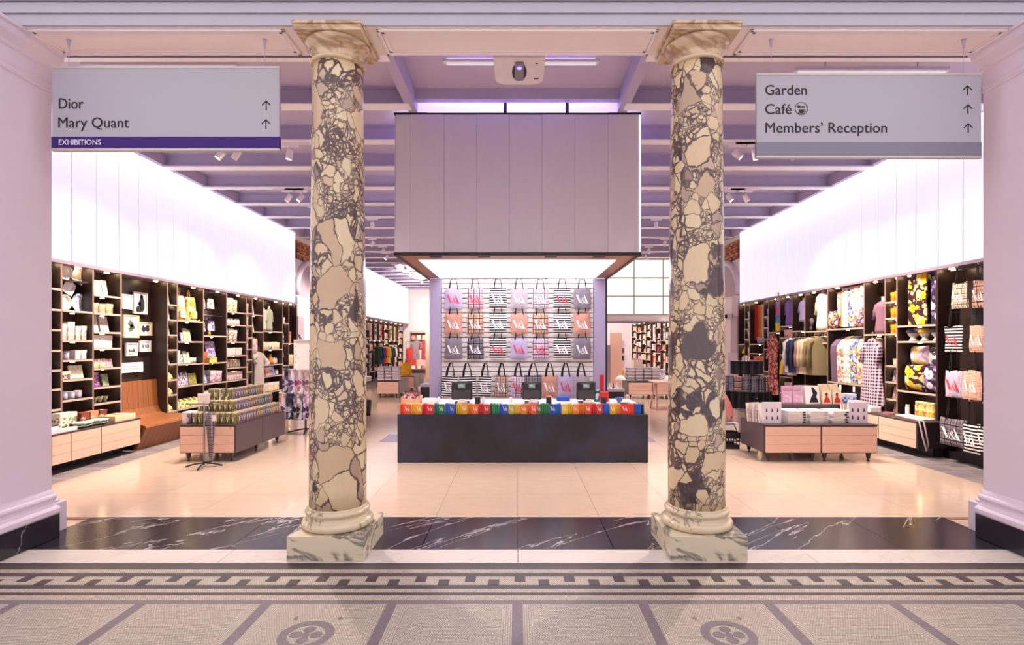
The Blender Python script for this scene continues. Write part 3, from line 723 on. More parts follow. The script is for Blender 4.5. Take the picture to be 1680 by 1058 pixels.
def simple_box(name, label, cat, x0, x1, y0, y1, D, depth, col, z=None, mat2=None, group=None):
    zb = Zat(y1, D) if z is None else z; zt = zb + (y1 - y0) * D / F
    o = MB().box(Xat(x0, D), D, zb, Xat(x1, D), D + depth, zt, bev=.006).obj(name, col if not isinstance(col, str) else plain(col))
    return tag(o, label, cat, group)
simple_box('paper_bag_stack', 'flat pile of white paper bags beside the scarf tray', 'paper bags', 692, 713, 654, 661, 7.5, .2, 'f2ebe6', CZ)
simple_box('gift_box', 'blue gift box lying behind the second till', 'box', 914, 935, 655, 662, 7.8, .15, '2a50b8', CZ)
simple_box('gift_box', 'small orange box lying behind the second till', 'box', 897, 905, 654, 662, 7.8, .12, 'd8602a', CZ)
simple_box('gift_box', 'red slanted gift box beside the third till', 'box', 984, 999, 643, 659, 7.7, .12, 'd02a2a', CZ)
simple_box('poster_tube', 'tall red poster tube standing past the third till', 'poster tube', 984.5, 991, 616, 659, 7.85, .06, 'c8242e', CZ)
o = MB().grid(lambda u, v: (.05 * math.cos(6.28 * u) * (1 - .2 * v), .03 * math.sin(6.28 * u), .18 * v), 10, 4).obj('green_pouch', fabric('floral', '1d7a45', 'd8e8f0', '3a8ac0', .05), None, (Xat(980, 7.75), 7.75, CZ)); tag(o, 'green and white patterned pouch beside the third till', 'pouch')
o = MB().lathe([(.012, 0), (.025, .01), (.055, .06), (.06, .075), (.054, .075), (.02, .02), (0, .016)], 14).obj('glass_bowl', plain('4a6ab8', .1), None, (Xat(1016, 7.6), 7.6, CZ)); tag(o, 'small blue glass bowl near the counter end', 'bowl')
for k, (x0, x1, cc, nm) in enumerate(((993, 1012, 'e8c4c8', 'pink'), (1013, 1034, '6a3a44', 'maroon'))):
    o = MB().box(-.08, -.06, 0, .08, .06, .018, bev=.003).obj('leaflet_pad', plain(cc), None, (Xat((x0 + x1) / 2, 7.45), 7.45, CZ)); tag(o, nm + ' leaflet pad lying flat at the counter end', 'leaflets')
for k, x in enumerate((793, 838, 905, 720)):
    r = thing('hand_sanitiser', 'small white pump bottle on the worktop, %s along' % ORD[k], 'bottle', (Xat(x, 7.65), 7.65, CZ), 0, 'bottles on the counter')
    part(r, MB().lathe([(.022, 0), (.024, .005), (.024, .06), (.01, .07), (.008, .085)], 10), 'bottle', plain('efe8ea', .3))
    part(r, MB().tube([(0, 0, .085), (0, 0, .1), (0, -.03, .1)], .006, 6), 'pump', M_dark)
# dark pedestals behind the display wall
for nm, x0, x1, y0, y1, D in (('beside the far shelves on the column side', 690, 712, 630, 657, 15.1), ('carrying small glassware beside the red tube', 990, 1024, 638, 656, 15.3)):
    r = thing('display_pedestal', 'low dark pedestal with lavender top ' + nm, 'pedestal', (Xat((x0 + x1) / 2, D), D, 0))
    wd = (x1 - x0) * D / F / 2; zt = Zat(y0, D)
    part(r, MB().box(-wd, 0, 0, wd, .6, zt - .08, bev=.004), 'body', M_dark); part(r, MB().box(-wd - .01, -.01, zt - .08, wd + .01, .61, zt, bev=.004), 'top', plain('a79ab0', .4))
for k in range(4):
    x = 1000 + k * 6; D = 15.5
    o = MB().lathe([(.03, 0), (.035, .02), (.02, .05), (.012, .12 + .04 * (k % 2)), (.02, .16)], 10).obj('glass_vase', plain(['e6d8cc', '4a3a42', 'e8e0d8', 'cfc0b8'][k], .2), None, (Xat(x, D), D, Zat(638, 15.3) + .0)); tag(o, ['slim cream', 'dark', 'white', 'beige'][k] + ' vase on the low pedestal beyond the counter', 'vase')

# ================================================================== HANGING SIGNS
M_sign = plain('aeaab2', .5, 0, .02, 3); M_signgrey = plain('7f7c8c', .5, 0, .02, 3); M_purple = plain('35106e', .7, 0, .04, 20); M_black = plain('141014', .6, 0, 0); M_alu = plain('c9c3bd', .35, .3)
SD = 4.23; PX = SD / F
def arrow(mat):
    m = MB(); w_ = .0045
    m.box(-w_, -.0006, -.036, w_, 0, .034)
    for s_ in (-1, 1):
        m.add([(0, -.0006, .042), (0, -.0006, .029), (s_ * .031, -.0006, .0), (s_ * .037, -.0006, .006)], [(0, 1, 2, 3)])
    return m.mesh('arrow', mat)
AR = arrow(M_black)
def sign(label, x0, x1, y0, y1, band, bandmat, wires, wy):
    zt, zb = Zat(y0, SD), Zat(y1, SD); X0, X1 = Xat(x0, SD), Xat(x1, SD); cx = (X0 + X1) / 2; wd = (X1 - X0) / 2
    r = thing('hanging_sign', label, 'sign', (cx, SD, zb))
    h = zt - zb
    MB().box(-wd, -.012, .015, wd, .012, h - .015, bev=.003).obj('panel', M_sign, r)
    MB().box(-wd - .004, -.018, h - .02, wd + .004, .018, h, bev=.004).obj('top_rail', M_alu, r)
    MB().box(-wd - .004, -.018, 0, wd + .004, .018, .02, bev=.004).obj('bottom_rail', M_alu, r)
    b0, b1 = Zat(band[1], SD) - zb, Zat(band[0], SD) - zb
    MB().box(-wd - .001, -.0135, b0, wd + .001, .0135, b1).obj('colour_band', bandmat, r)
    for k, x in enumerate(wires):
        q = MB().tube([(0, 0, h), (0, 0, 4.0 - zb)], .0022, 5); q.lathe([(.004, 3.93 - zb), (.014, 3.985 - zb), (.016, 4.0 - zb)], 10)
        q.obj('suspension_wire', M_steel, r, (Xat(x, SD) - cx, 0, 0))
    return r, cx, zb
def put_text(r, cx, zb, body, x, base_y, x_end, cap_px, mat=None, weight=.0016):
    size = cap_px * PX / .727
    me = text_mesh(body, size, mat or M_black, weight, (x_end - x) * PX)
    link('lettering', me, r, (Xat(x, SD) - cx, -.0145, Zat(base_y, SD) - zb))
r, cx, zb = sign('grey hanging sign with purple exhibitions band and two arrows', 87, 459.5, 110, 248.5, (225, 245.5), M_purple, (113, 434), 65)
put_text(r, cx, zb, 'Dior', 99, 179.5, 139, 18); put_text(r, cx, zb, 'Mary Quant', 98, 210.5, 213.5, 18)
put_text(r, cx, zb, 'EXHIBITIONS', 99, 238.6, 167.5, 9.2, plain('f0eaf4', .5, 0, 0), .0006)
for x, y in ((438, 174.5), (437.5, 205)): link('arrow', AR, r, (Xat(x, SD) - cx, -.0128, Zat(y, SD) - zb))
r, cx, zb = sign('grey hanging sign listing garden, reception and cafe with three arrows', 1240, 1608, 121.5, 260.5, (234, 256.5), M_signgrey, (1265, 1581), 72)
put_text(r, cx, zb, 'Garden', 1254, 156.8, 1322, 17); put_text(r, cx, zb, 'Caf\u00e9', 1254, 188.2, 1297, 17.4); put_text(r, cx, zb, 'Members\u2019 Reception', 1254.5, 218.6, 1453, 17.4)
for x, y in ((1585, 149.5), (1585.7, 180.5), (1586.3, 211.5)): link('arrow', AR, r, (Xat(x, SD) - cx, -.0128, Zat(y, SD) - zb))
ic = MB()
def ringxz(b, r0, r1, n=28):
    vs = []; 
    for i in range(n):
        a = 2 * PI * i / n; vs += [(r0 * math.cos(a), 0, r0 * math.sin(a)), (r1 * math.cos(a), 0, r1 * math.sin(a))]
    b.add(vs, [(2 * i, 2 * i + 1, 2 * ((i + 1) % n) + 1, 2 * ((i + 1) % n)) for i in range(n)])
ringxz(ic, .046, .051)
ic.add([(.024 * math.cos(PI + PI * k / 10), 0, -.006 + .03 * math.sin(PI + PI * k / 10)) for k in range(11)], [tuple(range(11))])
ic.box(-.028, -.001, -.038, .028, 0, -.034); ic.box(-.03, -.001, .004, .03, 0, .009); ic.box(-.03, -.001, .016, .03, 0, .02); ic.box(-.03, -.001, .012, -.012, 0, .024); ic.tube([(.022, 0, -.008), (.034, 0, -.012), (.03, 0, -.024), (.02, 0, -.024)], .0028, 5)
link('cup_symbol', ic.mesh('cup_symbol', M_black), r, (Xat(1313.3, SD) - cx, -.0132, Zat(179.3, SD) - zb))

# ================================================================== PROJECTOR, LIGHT BARS, SPOTLIGHTS
r = thing('projector', 'white ceiling projector hung between the two columns', 'projector', (Xat(852, 5.4), 5.15, 4.35))
m = MB(); pr = []
for k in range(7):
    a = PI / 2 * k / 6; pr.append((.25 - .12 + .12 * math.sin(a), .54 - .12 + .12 * math.cos(a)))
outline = [(-.25, 0), (.25, 0)] + [(x, y) for x, y in reversed(pr)] + [(-x, y) for x, y in pr]
m.prism(outline, 0, .13, 'z').obj('casing', plain('ece4e8', .35), r)
MB().prism([(.075 * math.cos(a * PI / 8) * (1), .28 + .18 * math.sin(a * PI / 8)) for a in range(16)], -.003, .02, 'z').obj('lens_recess', M_dark, r)
MB().box(-.045, .08, -.025, .045, .42, -.002, bev=.01).obj('lens_arm', plain('9a939e', .3, .5), r)
MB().lathe([(.02, -.03), (.024, -.026), (.024, -.02)], 12, M=Matrix.Translation((0, .15, -.004))).obj('lens', emis('projector_lens', '5a4cff', 3), r)
MB().box(.15, .4, -.003, .2, .42, 0).box(.16, .1, -.003, .18, .12, 0).obj('label_plate', M_dark, r)
MB().tube([(0, .25, .13), (0, .25, .49)], .025, 10).obj('ceiling_pole', M_steel, r)
M_fix = plain('efe6ea', .4)
def light_bar(x0, x1, y0, y1, D, label):
    zt, zb = Zat(y0, D), Zat(y1, D); wd = (x1 - x0) * D / F
    r = thing('light_bar', label, 'light fixture', (Xat(x0, D), D, zb))
    MB().box(0, 0, 0, wd, .07, zt - zb, bev=.008).obj('housing', M_fix, r)
    MB().box(.04, .01, -.012, wd - .04, .06, 0).obj('tube', emis('bar_tube', 'f2e6f4', .3), r)
    for x in (wd * .2, wd * .8): MB().tube([(x, .035, zt - zb), (x, .035, 4.84 - zb)], .006, 6).obj('hanger', M_steel, r)
light_bar(726, 984, 95, 101, 5.9, 'slim white light bar hung behind the projector')
bar = REG[-1]; MB().box(.05, .01, .036, 1.68, .06, .046).obj('uplight', emis('violet_uplight', '8f7cff', 3), bar)  # upper tube added to throw a violet sheen on the slab
light_bar(130, 389, 101, 107, 6.1, 'slim white light bar above the exhibitions sign')
light_bar(1306, 1560, 108, 115, 6.1, 'slim white light bar above the garden sign')
M_spotglow = emis('spot_glow', 'fff0dc', 14)
def spot(X, D, aim, label, group, lamp=True, power=None):
    d0 = 5.62 + 1.19 * round((D - 5.62) / 1.19)
    r = thing('track_spotlight', label, 'spotlight', (X, d0, 4.5), 0, group)
    MB().box(-.13, -.02, .035, .13, .02, .075, bev=.005).obj('adapter', M_fix, r)
    MB().box(-.3, -.015, .075, .3, .015, .105).obj('track', M_fix, r)
    MB().tube([(0, 0, .04), (0, 0, -.05)], .01, 6).obj('stem', M_fix, r)
    d = (Vector(aim) - Vector((X, d0, 4.42))).normalized(); q = d.to_track_quat('-Z', 'Y').to_matrix().to_4x4()
    M = Matrix.Translation((0, 0, -.08)) @ q
    MB().lathe([(.0, .075), (.04, .075), (.046, .06), (.05, -.07), (.044, -.075), (.043, -.055)], 14, M=M, cap=False).obj('head', M_fix, r)
    MB().lathe([(0, -.06), (.042, -.06)], 14, M=M, cap=False).obj('lens', M_spotglow, r)
    if lamp:
        ld = bpy.data.lights.new('lamp', 'SPOT'); ld.energy = power or SPOT_W; ld.color = (1, .87, .75); ld.spot_size = math.radians(75); ld.spot_blend = .8; ld.shadow_soft_size = .05
        lo = link('lamp', ld, r); lo.matrix_local = Matrix.Translation(Vector((0, 0, -.08)) + d * .1) @ q
SPL = [(-4.43, 8.03), (-4.19, 8.03), (-3.4, 8.0), (-4.2, 10.3), (-4.43, 10.3), (-4.4, 11.5), (-3.45, 12.7), (-4.1, 15.1), (-4.1, 16.3), (-4.28, 17.5), (-4.56, 19.9), (-4.17, 19.9), (-4.46, 22.2), (-4.2, 22.2), (-4.4, 24.6)]
SPR = [(3.28, 8.03), (3.55, 8.03), (4.1, 8.03), (4.1, 10.38), (4.42, 10.38), (3.3, 12.7), (4.16, 15.1), (4.0, 16.3), (4.2, 17.5)]
for i, (x, d) in enumerate(SPL):
    a = (-6.1, max(6.8, d - 1.2 + .55 * (i % 3) * 1.6), 1.5)
    if i in (2,): a = (-4.2, 8.0, .6)
    if i == 6: a = (-3.4, 14.0, .2)
    if i >= 10: a = (-4.3 + .6 * (i % 3), 29.5, 1.8)
    spot(x, d, a, 'white track spotlight on the bench side of the ceiling, %s from the entrance' % ORD[i], 'spotlights on the ceiling tracks')
for i, (x, d) in enumerate(SPR):
    a = (6.1, max(6.8, d - 1.2 + .55 * (i % 3) * 1.6), 1.5)
    if i in (1,): a = (4.2, 7.5, .6)
    if i in (5, 6, 7): a = (3.4, (13.4, 15.8, 18)[i - 5], .3)
    spot(x, d, a, 'white track spotlight on the coat side of the ceiling, %s from the entrance' % ORD[i], 'spotlights on the ceiling tracks')
for i, (x, ax, ay) in enumerate(((-4.0, -3.2, 6.2), (-3.3, -1.2, 5.6), (3.4, 1.2, 5.6), (4.2, 3.2, 6.2))):  # unseen spotlights added to brighten the floor and soffit by the entrance
    spot(x, 6.81, (ax, ay, 0), 'white track spotlight behind the hanging signs, %s across' % ORD[i], 'spotlights behind the signs', True, 260)

# ================================================================== DISPLAY TABLES
t = NT('pale_oak'); v = t.coord((3, 3, 40)); nz = t.n('TexNoise', i_Scale=2.0, i_Detail=5.0); t.l(v, nz.inputs[0])
M_oak = t.done(t.mix(nz.outputs[0], lin('e8c4b0'), lin('d8ad98')), .45)
M_lam = plain('5a4a4c', .45, 0, .06, 20)
M_shell = plain('3a2c2e', .4)
def leg_mb(h):
    m = MB(); m.lathe([(.016, 0), (.018, .012), (.008, .02), (.008, .035)], 10); m.lathe([(.022, .035), (.036, h)], 4, smooth=False); return m
def unit(name, label, X0, X1, D0, D1, zb, zt, doors_front=1, doors_side=0, side=0, cat='display table', key=True):
    """low display unit: dark shell, pale oak board fronts facing the entrance (front) or the aisle (side = +1/-1)"""
    cx = (X0 + X1) / 2; wd = (X1 - X0) / 2; dp = D1 - D0
    r = thing(name, label, cat, (cx, D0, 0))
    MB().box(-wd, .02, zb, wd, dp, zt, bev=.004).obj('shell', M_shell if doors_front else M_lam, r)
    MB().box(-wd - .002, -.002, zt - .012, wd + .002, dp, zt + .004, bev=.002).obj('top', plain('4a3a3c', .4), r)
    if doors_front:
        dw = 2 * wd / doors_front
        for k in range(doors_front):
            d = MB().box(-dw / 2 + .012, .012, .012, dw / 2 - .012, .02, zt - zb - .024).obj('door', M_oak, r, (-wd + dw * (k + .5), 0, zb))
            hh = (zt - zb - .03) / 3
            for q in range(3):
                MB().box(-dw / 2 + .012, 0, .012 + q * hh, dw / 2 - .012, .014, .012 + (q + 1) * hh - .006, bev=.001).obj('board', M_oak, d)
            if key: MB().lathe([(.006, 0), (.006, .004)], 8, M=Matrix.Translation((dw * .42, -.001, (zt - zb) * .9)) @ Matrix.Rotation(PI / 2, 4, 'X')).obj('lock', plain('8a8288', .3, .8), d)
    for sx in (-1, 1):
        n = max(1, round(dp / .78))
        for k in range(n): MB().box(sx * wd - .006, .024 + k * dp / n, zb + .004, sx * wd + .006, .02 + (k + 1) * dp / n - .006, zt - .014).obj('side_panel', M_lam, r)
    lm = leg_mb(zb).mesh('leg', M_shell)
    n = max(2, round(dp / .75) + 1); nx = 2 if wd < .45 else 4
    for sx in [(-1, 1), None][0 if nx == 2 else 1] or (-1, -.12, .12, 1):
        for k in range(n): link('leg', lm, r, (sx * (wd - .08), .08 + k * (dp - .16) / (n - 1), 0), PI / 4)
    return r
unit('display_table', 'long low oak fronted display table stacked with coloured tins', -4.58, -3.83, 7.26, 8.8, .115, .503)
unit('display_table', 'wide two door oak display table carrying white books', 3.35, 4.88, 7.26, 8.03, .115, .503, 2)
unit('display_table', 'far oak display table under grey folded textiles, column side', -4.14, -3.5, 15.8, 17.2, .12, .5)
unit('display_table', 'farther oak display table carrying the yellow bag', -3.95, -3.42, 17.8, 19.6, .12, .52)
unit('display_table', 'far two door oak table under grey stacks beyond the counter', 3.2, 4.6, 15.5, 16.4, .12, .5, 2)
# tins on a stepped stand
zt = .507
st_ = thing('stepped_stand', 'cream stepped riser under the coloured tins', 'display stand', (-4.205, 7.3, zt))
ex0, ex1, ey1 = -.29, .36, 1.42
for k in range(2): MB().box(ex0 + .09 * (k + 1) - .02, .1 * (k + 1) - .02, k * .155, ex1 - .09 * (k + 1) + .02, ey1 - .05 * (k + 1), (k + 1) * .155).obj('step', plain('e3d4ba', .5), st_)
TC = [('olive green', '6a6434'), ('purple', '5a3f78'), ('brown', '6a4236'), ('navy', '3a4668'), ('rust', '7a4a3a')]
TM = {}
M_tinlid = plain('c9b58e', .3, .5)
def tin(col):
    if col not in TM:
        r = link('tin', None)
        m = MB(); m.lathe([(.031, 0), (.033, .004), (.033, .132), (.031, .138)], 14); b_ = m.obj('can', fabric('dots', col, 'd8cfa8', s=.012), r)
        MB().lathe([(.032, .138), (.032, .15), (.028, .154)], 14).obj('lid', M_tinlid, r)
        m = MB(); m.add([(-.018, -.0336, .1), (-.008, -.0336, .1), (.003, -.0336, .05), (-.002, -.0336, .035)], [(0, 1, 2, 3)]); m.add([(.0, -.0338, .035), (.012, -.0336, .1), (.018, -.0336, .1), (.004, -.0336, .035)], [(0, 1, 2, 3)])
        for a in range(2):
            pass
        m.obj('letter_print', plain('efe6d8', .5, 0, 0), r)
        TM[col] = r; return r
    return copy_tree(TM[col])
TK = {}
def place_tin(ci, lx, ly, lz, rz, lvl, face):
    nm, col = TC[ci]; r = tin(col); r.location = (-4.205 + lx, 7.3 + ly, zt + lz); r.rotation_euler.z = rz
    key = (nm, lvl, face); TK[key] = TK.get(key, -1) + 1
    tag(r, '%s lettered tin on the %s step %s, %s %s one' % (nm, ('lowest', 'middle', 'top')[lvl], face, ORD[TK[key]], nm), 'tin', '%s tins on the %s step, %s' % (nm, ('lowest', 'middle', 'top')[lvl], face))
for lvl in range(3):
    a0, a1 = ex0 + .09 * lvl + .02, ex1 - .09 * lvl - .02; y0 = .1 * lvl + .02
    n = int((a1 - a0) / .071)
    for k in range(n + 1):
        ci = 0
        if lvl == 0 and k == 0: ci = 1
        place_tin(ci, a0 + k * (a1 - a0) / n, y0, .155 * lvl, 0, lvl, 'facing the entrance')
    m_ = int((ey1 - .06 * lvl - y0) / .072)
    for k in range(1, m_):
        u = k / m_; ci = 0 if u < .1 else (1 if u < .38 else (2 if u < .55 else (3 if u < .78 else 4)))
        if lvl == 1: ci = [0, 1, 2, 3, 3][ci] if u < .9 else 4
        place_tin(ci, a1, y0 + k * .072, .155 * lvl, PI / 2, lvl, 'facing the counter aisle')
MB().box(0, 0, 0, .17, .012, .17, bev=.003).box(.08, .002, -.085, .09, .01, 0).box(.04, .0, -.088, .13, .03, -.083).obj('price_card', plain('efe4dc', .5), None, (-4.36, 7.3 + .005, zt + .245)); tag(C.objects['price_card'], 'white price card among the green tins', 'card')
# umbrella stand with one umbrella
r = thing('umbrella_stand', 'slim grey metal stand with crossbar before the tin table', 'stand', (Xat(335, 7.0), 7.0, 0))
M_metal = plain('9a8f94', .3, .8)
MB().tube([(0, 0, .02), (0, 0, .87)], .012, 8).obj('pole', M_metal, r)
MB().tube([(-.24, 0, .815), (.24, 0, .815)], .008, 8).obj('crossbar', M_metal, r)
for a in (.2, 1.75, 3.4, 4.9): MB().tube([(0, 0, .05), (.12 * math.cos(a), .12 * math.sin(a), .035), (.22 * math.cos(a), .22 * math.sin(a), .008)], .011, 6).obj('foot', M_dark, r)
r = thing('umbrella', 'folded grey plaid umbrella hanging from the crossbar stand', 'umbrella', (Xat(346, 6.97), 6.97, .1))
PAT['grey plaid'] = fabric('plaid', '9a8f9a', '4a4450', '1c161e', s=.05)
m = MB(); m.lathe([(.006, .0), (.02, .05), (.034, .25), (.045, .5), (.05, .58), (.02, .62)], 12); 
for i, p_ in enumerate(m.v):
    a = math.atan2(p_[1], p_[0]); k = 1 + .22 * math.cos(a * 5); m.v[i] = (p_[0] * k, p_[1] * k, p_[2])
m.obj('canopy_cloth', PAT['grey plaid'], r)
MB().tube([(0, 0, .6), (0, 0, .66), (-.02, 0, .7), (-.015, 0, .73), (.01, 0, .735), (.02, 0, .71)], .009, 8).obj('handle', M_dark, r)
MB().box(.03, -.04, .5, .09, -.036, .58).obj('price_tag', plain('f2ebe6', .5), r)
# ================================================================== WALL SHELVING
t = NT('bronze_laminate'); nz = t.n('TexNoise', i_Scale=4.0, i_Detail=5.0); t.l(t.coord(), nz.inputs[0])
M_shelf = t.done(t.mix(nz.outputs[0], lin('2a1c19'), lin('40302b')), .38)
M_lip = plain('c4aa9c', .45, 0, .04, 6)
M_fascia = plain('8d7988', .45)
M_led = emis('led_spot', 'ffd9a8', LED_E)
class Wall:
    def __init__(s, sx, divs, label, name, X=6.0, depth=.29, zt=2.66, zb=.44, legs=True):
        s.sx, s.divs, s.X, s.depth, s.name = sx, divs, X, depth, name
        s.rz = PI / 2 if sx < 0 else -PI / 2
        r = s.r = thing('wall_shelving', label, 'shelving', (sx * X, divs[0], 0))
        y0 = divs[0]; d = depth; L = divs[-1] - y0
        MB().box(sx * d, 0, 0, sx * (d + .03), L, zt + .03).obj('back_panel', M_shelf, r)
        dm = MB().box(.004, -.012, 0, d, .012, zt, 0).box(0, -.013, 0, .006, .013, zt, 1).mesh('divider', [M_shelf, plain('8d6f66', .4)])
        if sx < 0: dm.transform(Matrix.Diagonal((-1, 1, 1, 1)))
        for q in divs: link('divider', dm, r, (0, q - y0, 0))
        MB().box(-sx * .01, 0, zt, sx * (d + .03), L, zt + .045).obj('fascia', M_fascia, r)
        MB().box(sx * .02, 0, 0, sx * d, L, .1).obj('kick_base', M_dark, r)
        for i in range(len(divs) - 1):
            a, b_ = divs[i] - y0 + .03, divs[i + 1] - y0 - .03
            MB().box(sx * .1, b_ - .12, zt - .012, sx * .14, b_ - .07, zt - .001).obj('led_spot', M_led, r)
        s.sh = {}
    def shelves(s, bay, zs, bay2=None):
        s.sh[bay] = zs; a, b_ = s.divs[bay] + .012, s.divs[(bay2 or bay) + 1] - .012
        for z in zs:
            MB().box(s.sx * .008, 0, z - .028, s.sx * s.depth, b_ - a, z, 0).box(-s.sx * .004, 0, z - .026, s.sx * .008, b_ - a, z + .001, 1).obj('shelf', [M_shelf, M_lip], s.r, (0, a - s.divs[0], 0))
            MB().box(s.sx * .12, (b_ - a) * .6, z - .036, s.sx * .15, (b_ - a) * .6 + .04, z - .0285).obj('led_spot', M_led, s.r, (0, a - s.divs[0], 0))
    def at(s, D, z, back=.12): return (s.sx * (s.X + back), D, z)
PENDING = []   # (root, base label, order key)
def item(r, base, cat, group=None):
    PENDING.append((r, base, cat, group))
    return r
def finish_labels():
    by = {}
    for r, base, cat, g in PENDING: by.setdefault(base, []).append((r, cat, g))
    for base, L in by.items():
        for k, (r, cat, g) in enumerate(L):
            lb = base
            if len(L) > 1: lb = ORD[min(k, 19)] + ' ' + base
            tag(r, lb, cat, g)
def cn2(c): return cname(c)
# ---- item shapes, each facing -y with its base at z = 0
def sh_book(wd, h, col, col2='f2e6da', lean=.16, th=.02):
    m = MB(); th = min(th, .05); M = Matrix.Rotation(-lean, 4, 'X')
    m.box(-wd / 2, -th / 2, 0, wd / 2, -th / 2 + .003, h, 0, M).box(-wd / 2 + .004, -th / 2 + .003, .003, wd / 2 - .003, th / 2 - .003, h - .003, 1, M).box(-wd / 2, th / 2 - .003, 0, wd / 2, th / 2, h, 0, M).box(-wd / 2, -th / 2, 0, -wd / 2 + .003, th / 2, h, 0, M)
    o = m.obj('book', [cover(col, col2, .045), M_page]); return o
def sh_box(wd, h, col, col2='efe0d2', dp=.14):
    m = MB().box(-wd / 2, -dp / 2, 0, wd / 2, dp / 2, h, 0, bev=.004).box(-wd / 2 - .002, -dp / 2 - .002, h * .72, wd / 2 + .002, dp / 2 + .002, h + .003, 1)
    return m.obj('gift_box', [cover(col, col2, .05), plain(col, .45)])
def sh_mug(wd, h, col, col2=None):
    R = wd / 2; m = MB().lathe([(R * .8, 0), (R * .95, h * .08), (R, h), (R * .92, h), (R * .85, h * .12), (0, h * .1)], 14)
    m.tube([(R * .95, 0, h * .8), (R * 1.45, 0, h * .75), (R * 1.5, 0, h * .4), (R * .95, 0, h * .25)], R * .12, 6)
    return m.obj('mug', cover(col, col2 or col, .02))
def sh_bowl(wd, h, col, col2=None):
    R = wd / 2; return MB().lathe([(R * .4, 0), (R * .45, h * .1), (R * .85, h * .55), (R, h), (R * .94, h), (R * .8, h * .55), (R * .35, h * .15), (0, h * .12)], 16).obj('bowl', cover(col, col2 or col, .025))
def sh_jar(wd, h, col, col2='d8c0a0'):
    R = wd / 2; return MB().lathe([(R * .9, 0), (R, h * .06), (R, h * .72), (R * .8, h * .8)], 14, 0).lathe([(R * .86, h * .8), (R * .86, h * .97), (R * .8, h)], 14, 1).obj('jar', [cover(col, col2, .03), plain(col2, .4)])
def sh_vase(wd, h, col, col2=None):
    R = wd / 2; return MB().lathe([(R * .6, 0), (R * .9, h * .15), (R, h * .4), (R * .6, h * .7), (R * .35, h * .85), (R * .5, h)], 14).obj('vase', plain(col, .3))
def sh_plate(wd, h, col, col2='3a5ab0', square=False):
    R = wd / 2; n = 4 if square else 24
    m = MB(); M = Matrix.Rotation(PI / 2, 4, 'X')
    if square:
        M = M @ Matrix.Rotation(PI / 4 + .3, 4, 'Z')
        for r0, r1, z0, z1, mi in ((0, R * .7, 0, 0, 0), (R * .7, R, 0, .02, 1)):
            vs = []
            for rr, z in ((r0, z0), (r1, z1)):
                for k in range(16):
                    a = 2 * PI * k / 16; s_ = 1 / max(abs(math.cos(a)), abs(math.sin(a))) ** .75; vs.append((rr * s_ * math.cos(a) * .85, rr * s_ * math.sin(a) * .85, z))
            m.add(vs, [(k, (k + 1) % 16, 16 + (k + 1) % 16, 16 + k) for k in range(16)], mi, True, M)
    else:
        m.lathe([(0, 0), (R * .3, 0)], n, 1, M, cap=False).lathe([(R * .3, 0), (R * .65, 0)], n, 0, M, cap=False).lathe([(R * .65, 0), (R * .75, .012), (R, .02)], n, 1, M, cap=False)
    for q in range(len(m.v)): m.v[q] = (m.v[q][0], m.v[q][1], m.v[q][2] + R)
    return m.obj('plate', [plain(col, .2), cover(col, col2, .02)])
def sh_torso(wd, h, pat, skin='e9ddd0', sleeves=True):
    r = link('mannequin', None); R = wd / 2
    q = [(R * .82, 0), (R * .86, h * .12), (R * .74, h * .4), (R * .88, h * .68), (R * .9, h * .76), (R * .62, h * .85), (R * .28, h * .89)]
    m = MB().lathe(q, 18, sy=.6)
    if sleeves:
        for s_ in (-1, 1): m.tube([(s_ * R * .78, 0, h * .79), (s_ * R * 1.05, 0, h * .62), (s_ * R * 1.1, -.02, h * .38)], [R * .22, R * .2, R * .17], 8)
    m.obj('garment', pat, r)
    MB().lathe([(R * .3, h * .84), (R * .24, h * .9), (R * .22, h * .97), (R * .25, h), (0, h * 1.005)], 12, sy=.8).obj('neck', plain(skin, .4), r)
    return r
def sh_hang(wd, h, pat, flare=.1, sleeves=.55, hanger=True, collar=None):
    """garment on a hanger; origin at the hem"""
    r = link('garment', None); R = wd / 2
    def prof(v):
        if v > .9: return R * (1 - (v - .9) / .1 * .62)
        return R * (1 + flare * (1 - v / .9))
    n = 20
    def f(u, v):
        a = 2 * PI * u; fold = 1 + .07 * math.sin(a * 6 + v * 2) * (1 - v)
        return (prof(v) * math.cos(a) * fold, .075 * math.sin(a) * fold * (1.15 - .5 * v), v * h)
    m = MB().grid(f, n, 12)
    if sleeves:
        L = h * sleeves
        for s_ in (-1, 1): m.tube([(s_ * R * .7, 0, h * .93), (s_ * R * 1.02, -.005, h * .86), (s_ * R * 1.12, -.02, h * .93 - L * .6), (s_ * R * 1.1, -.045, h * .93 - L)], [.05, .058, .05, .042], 8)
    m.obj('cloth', pat, r)
    if hanger:
        MB().tube([(-R * .75, 0, h * .93), (0, 0, h + .02), (R * .75, 0, h * .93)], .008, 6).tube([(0, 0, h + .02), (0, 0, h + .06), (.02, 0, h + .09), (0, 0, h + .115), (-.02, 0, h + .09)], .004, 6).obj('hanger', plain('b79a80', .4), r)
    return r
def sh_drape(wd, h, pat, waves=2.5, amp=.02):
    def f(u, v):
        return ((u - .5) * wd, -.025 + amp * math.sin(u * 6.28 * waves) * (1.15 - .4 * v), h * v)
    def g_(u, v):
        x, y, z = f(1 - u, v); return (x, y + .02, z)
    m = MB().grid(f, max(6, int(waves * 6)), 3).grid(g_, max(6, int(waves * 6)), 3); m.box(-wd / 2, -.045, h - .012, wd / 2, .0, h, 0); return m.obj('fabric_drape', pat)
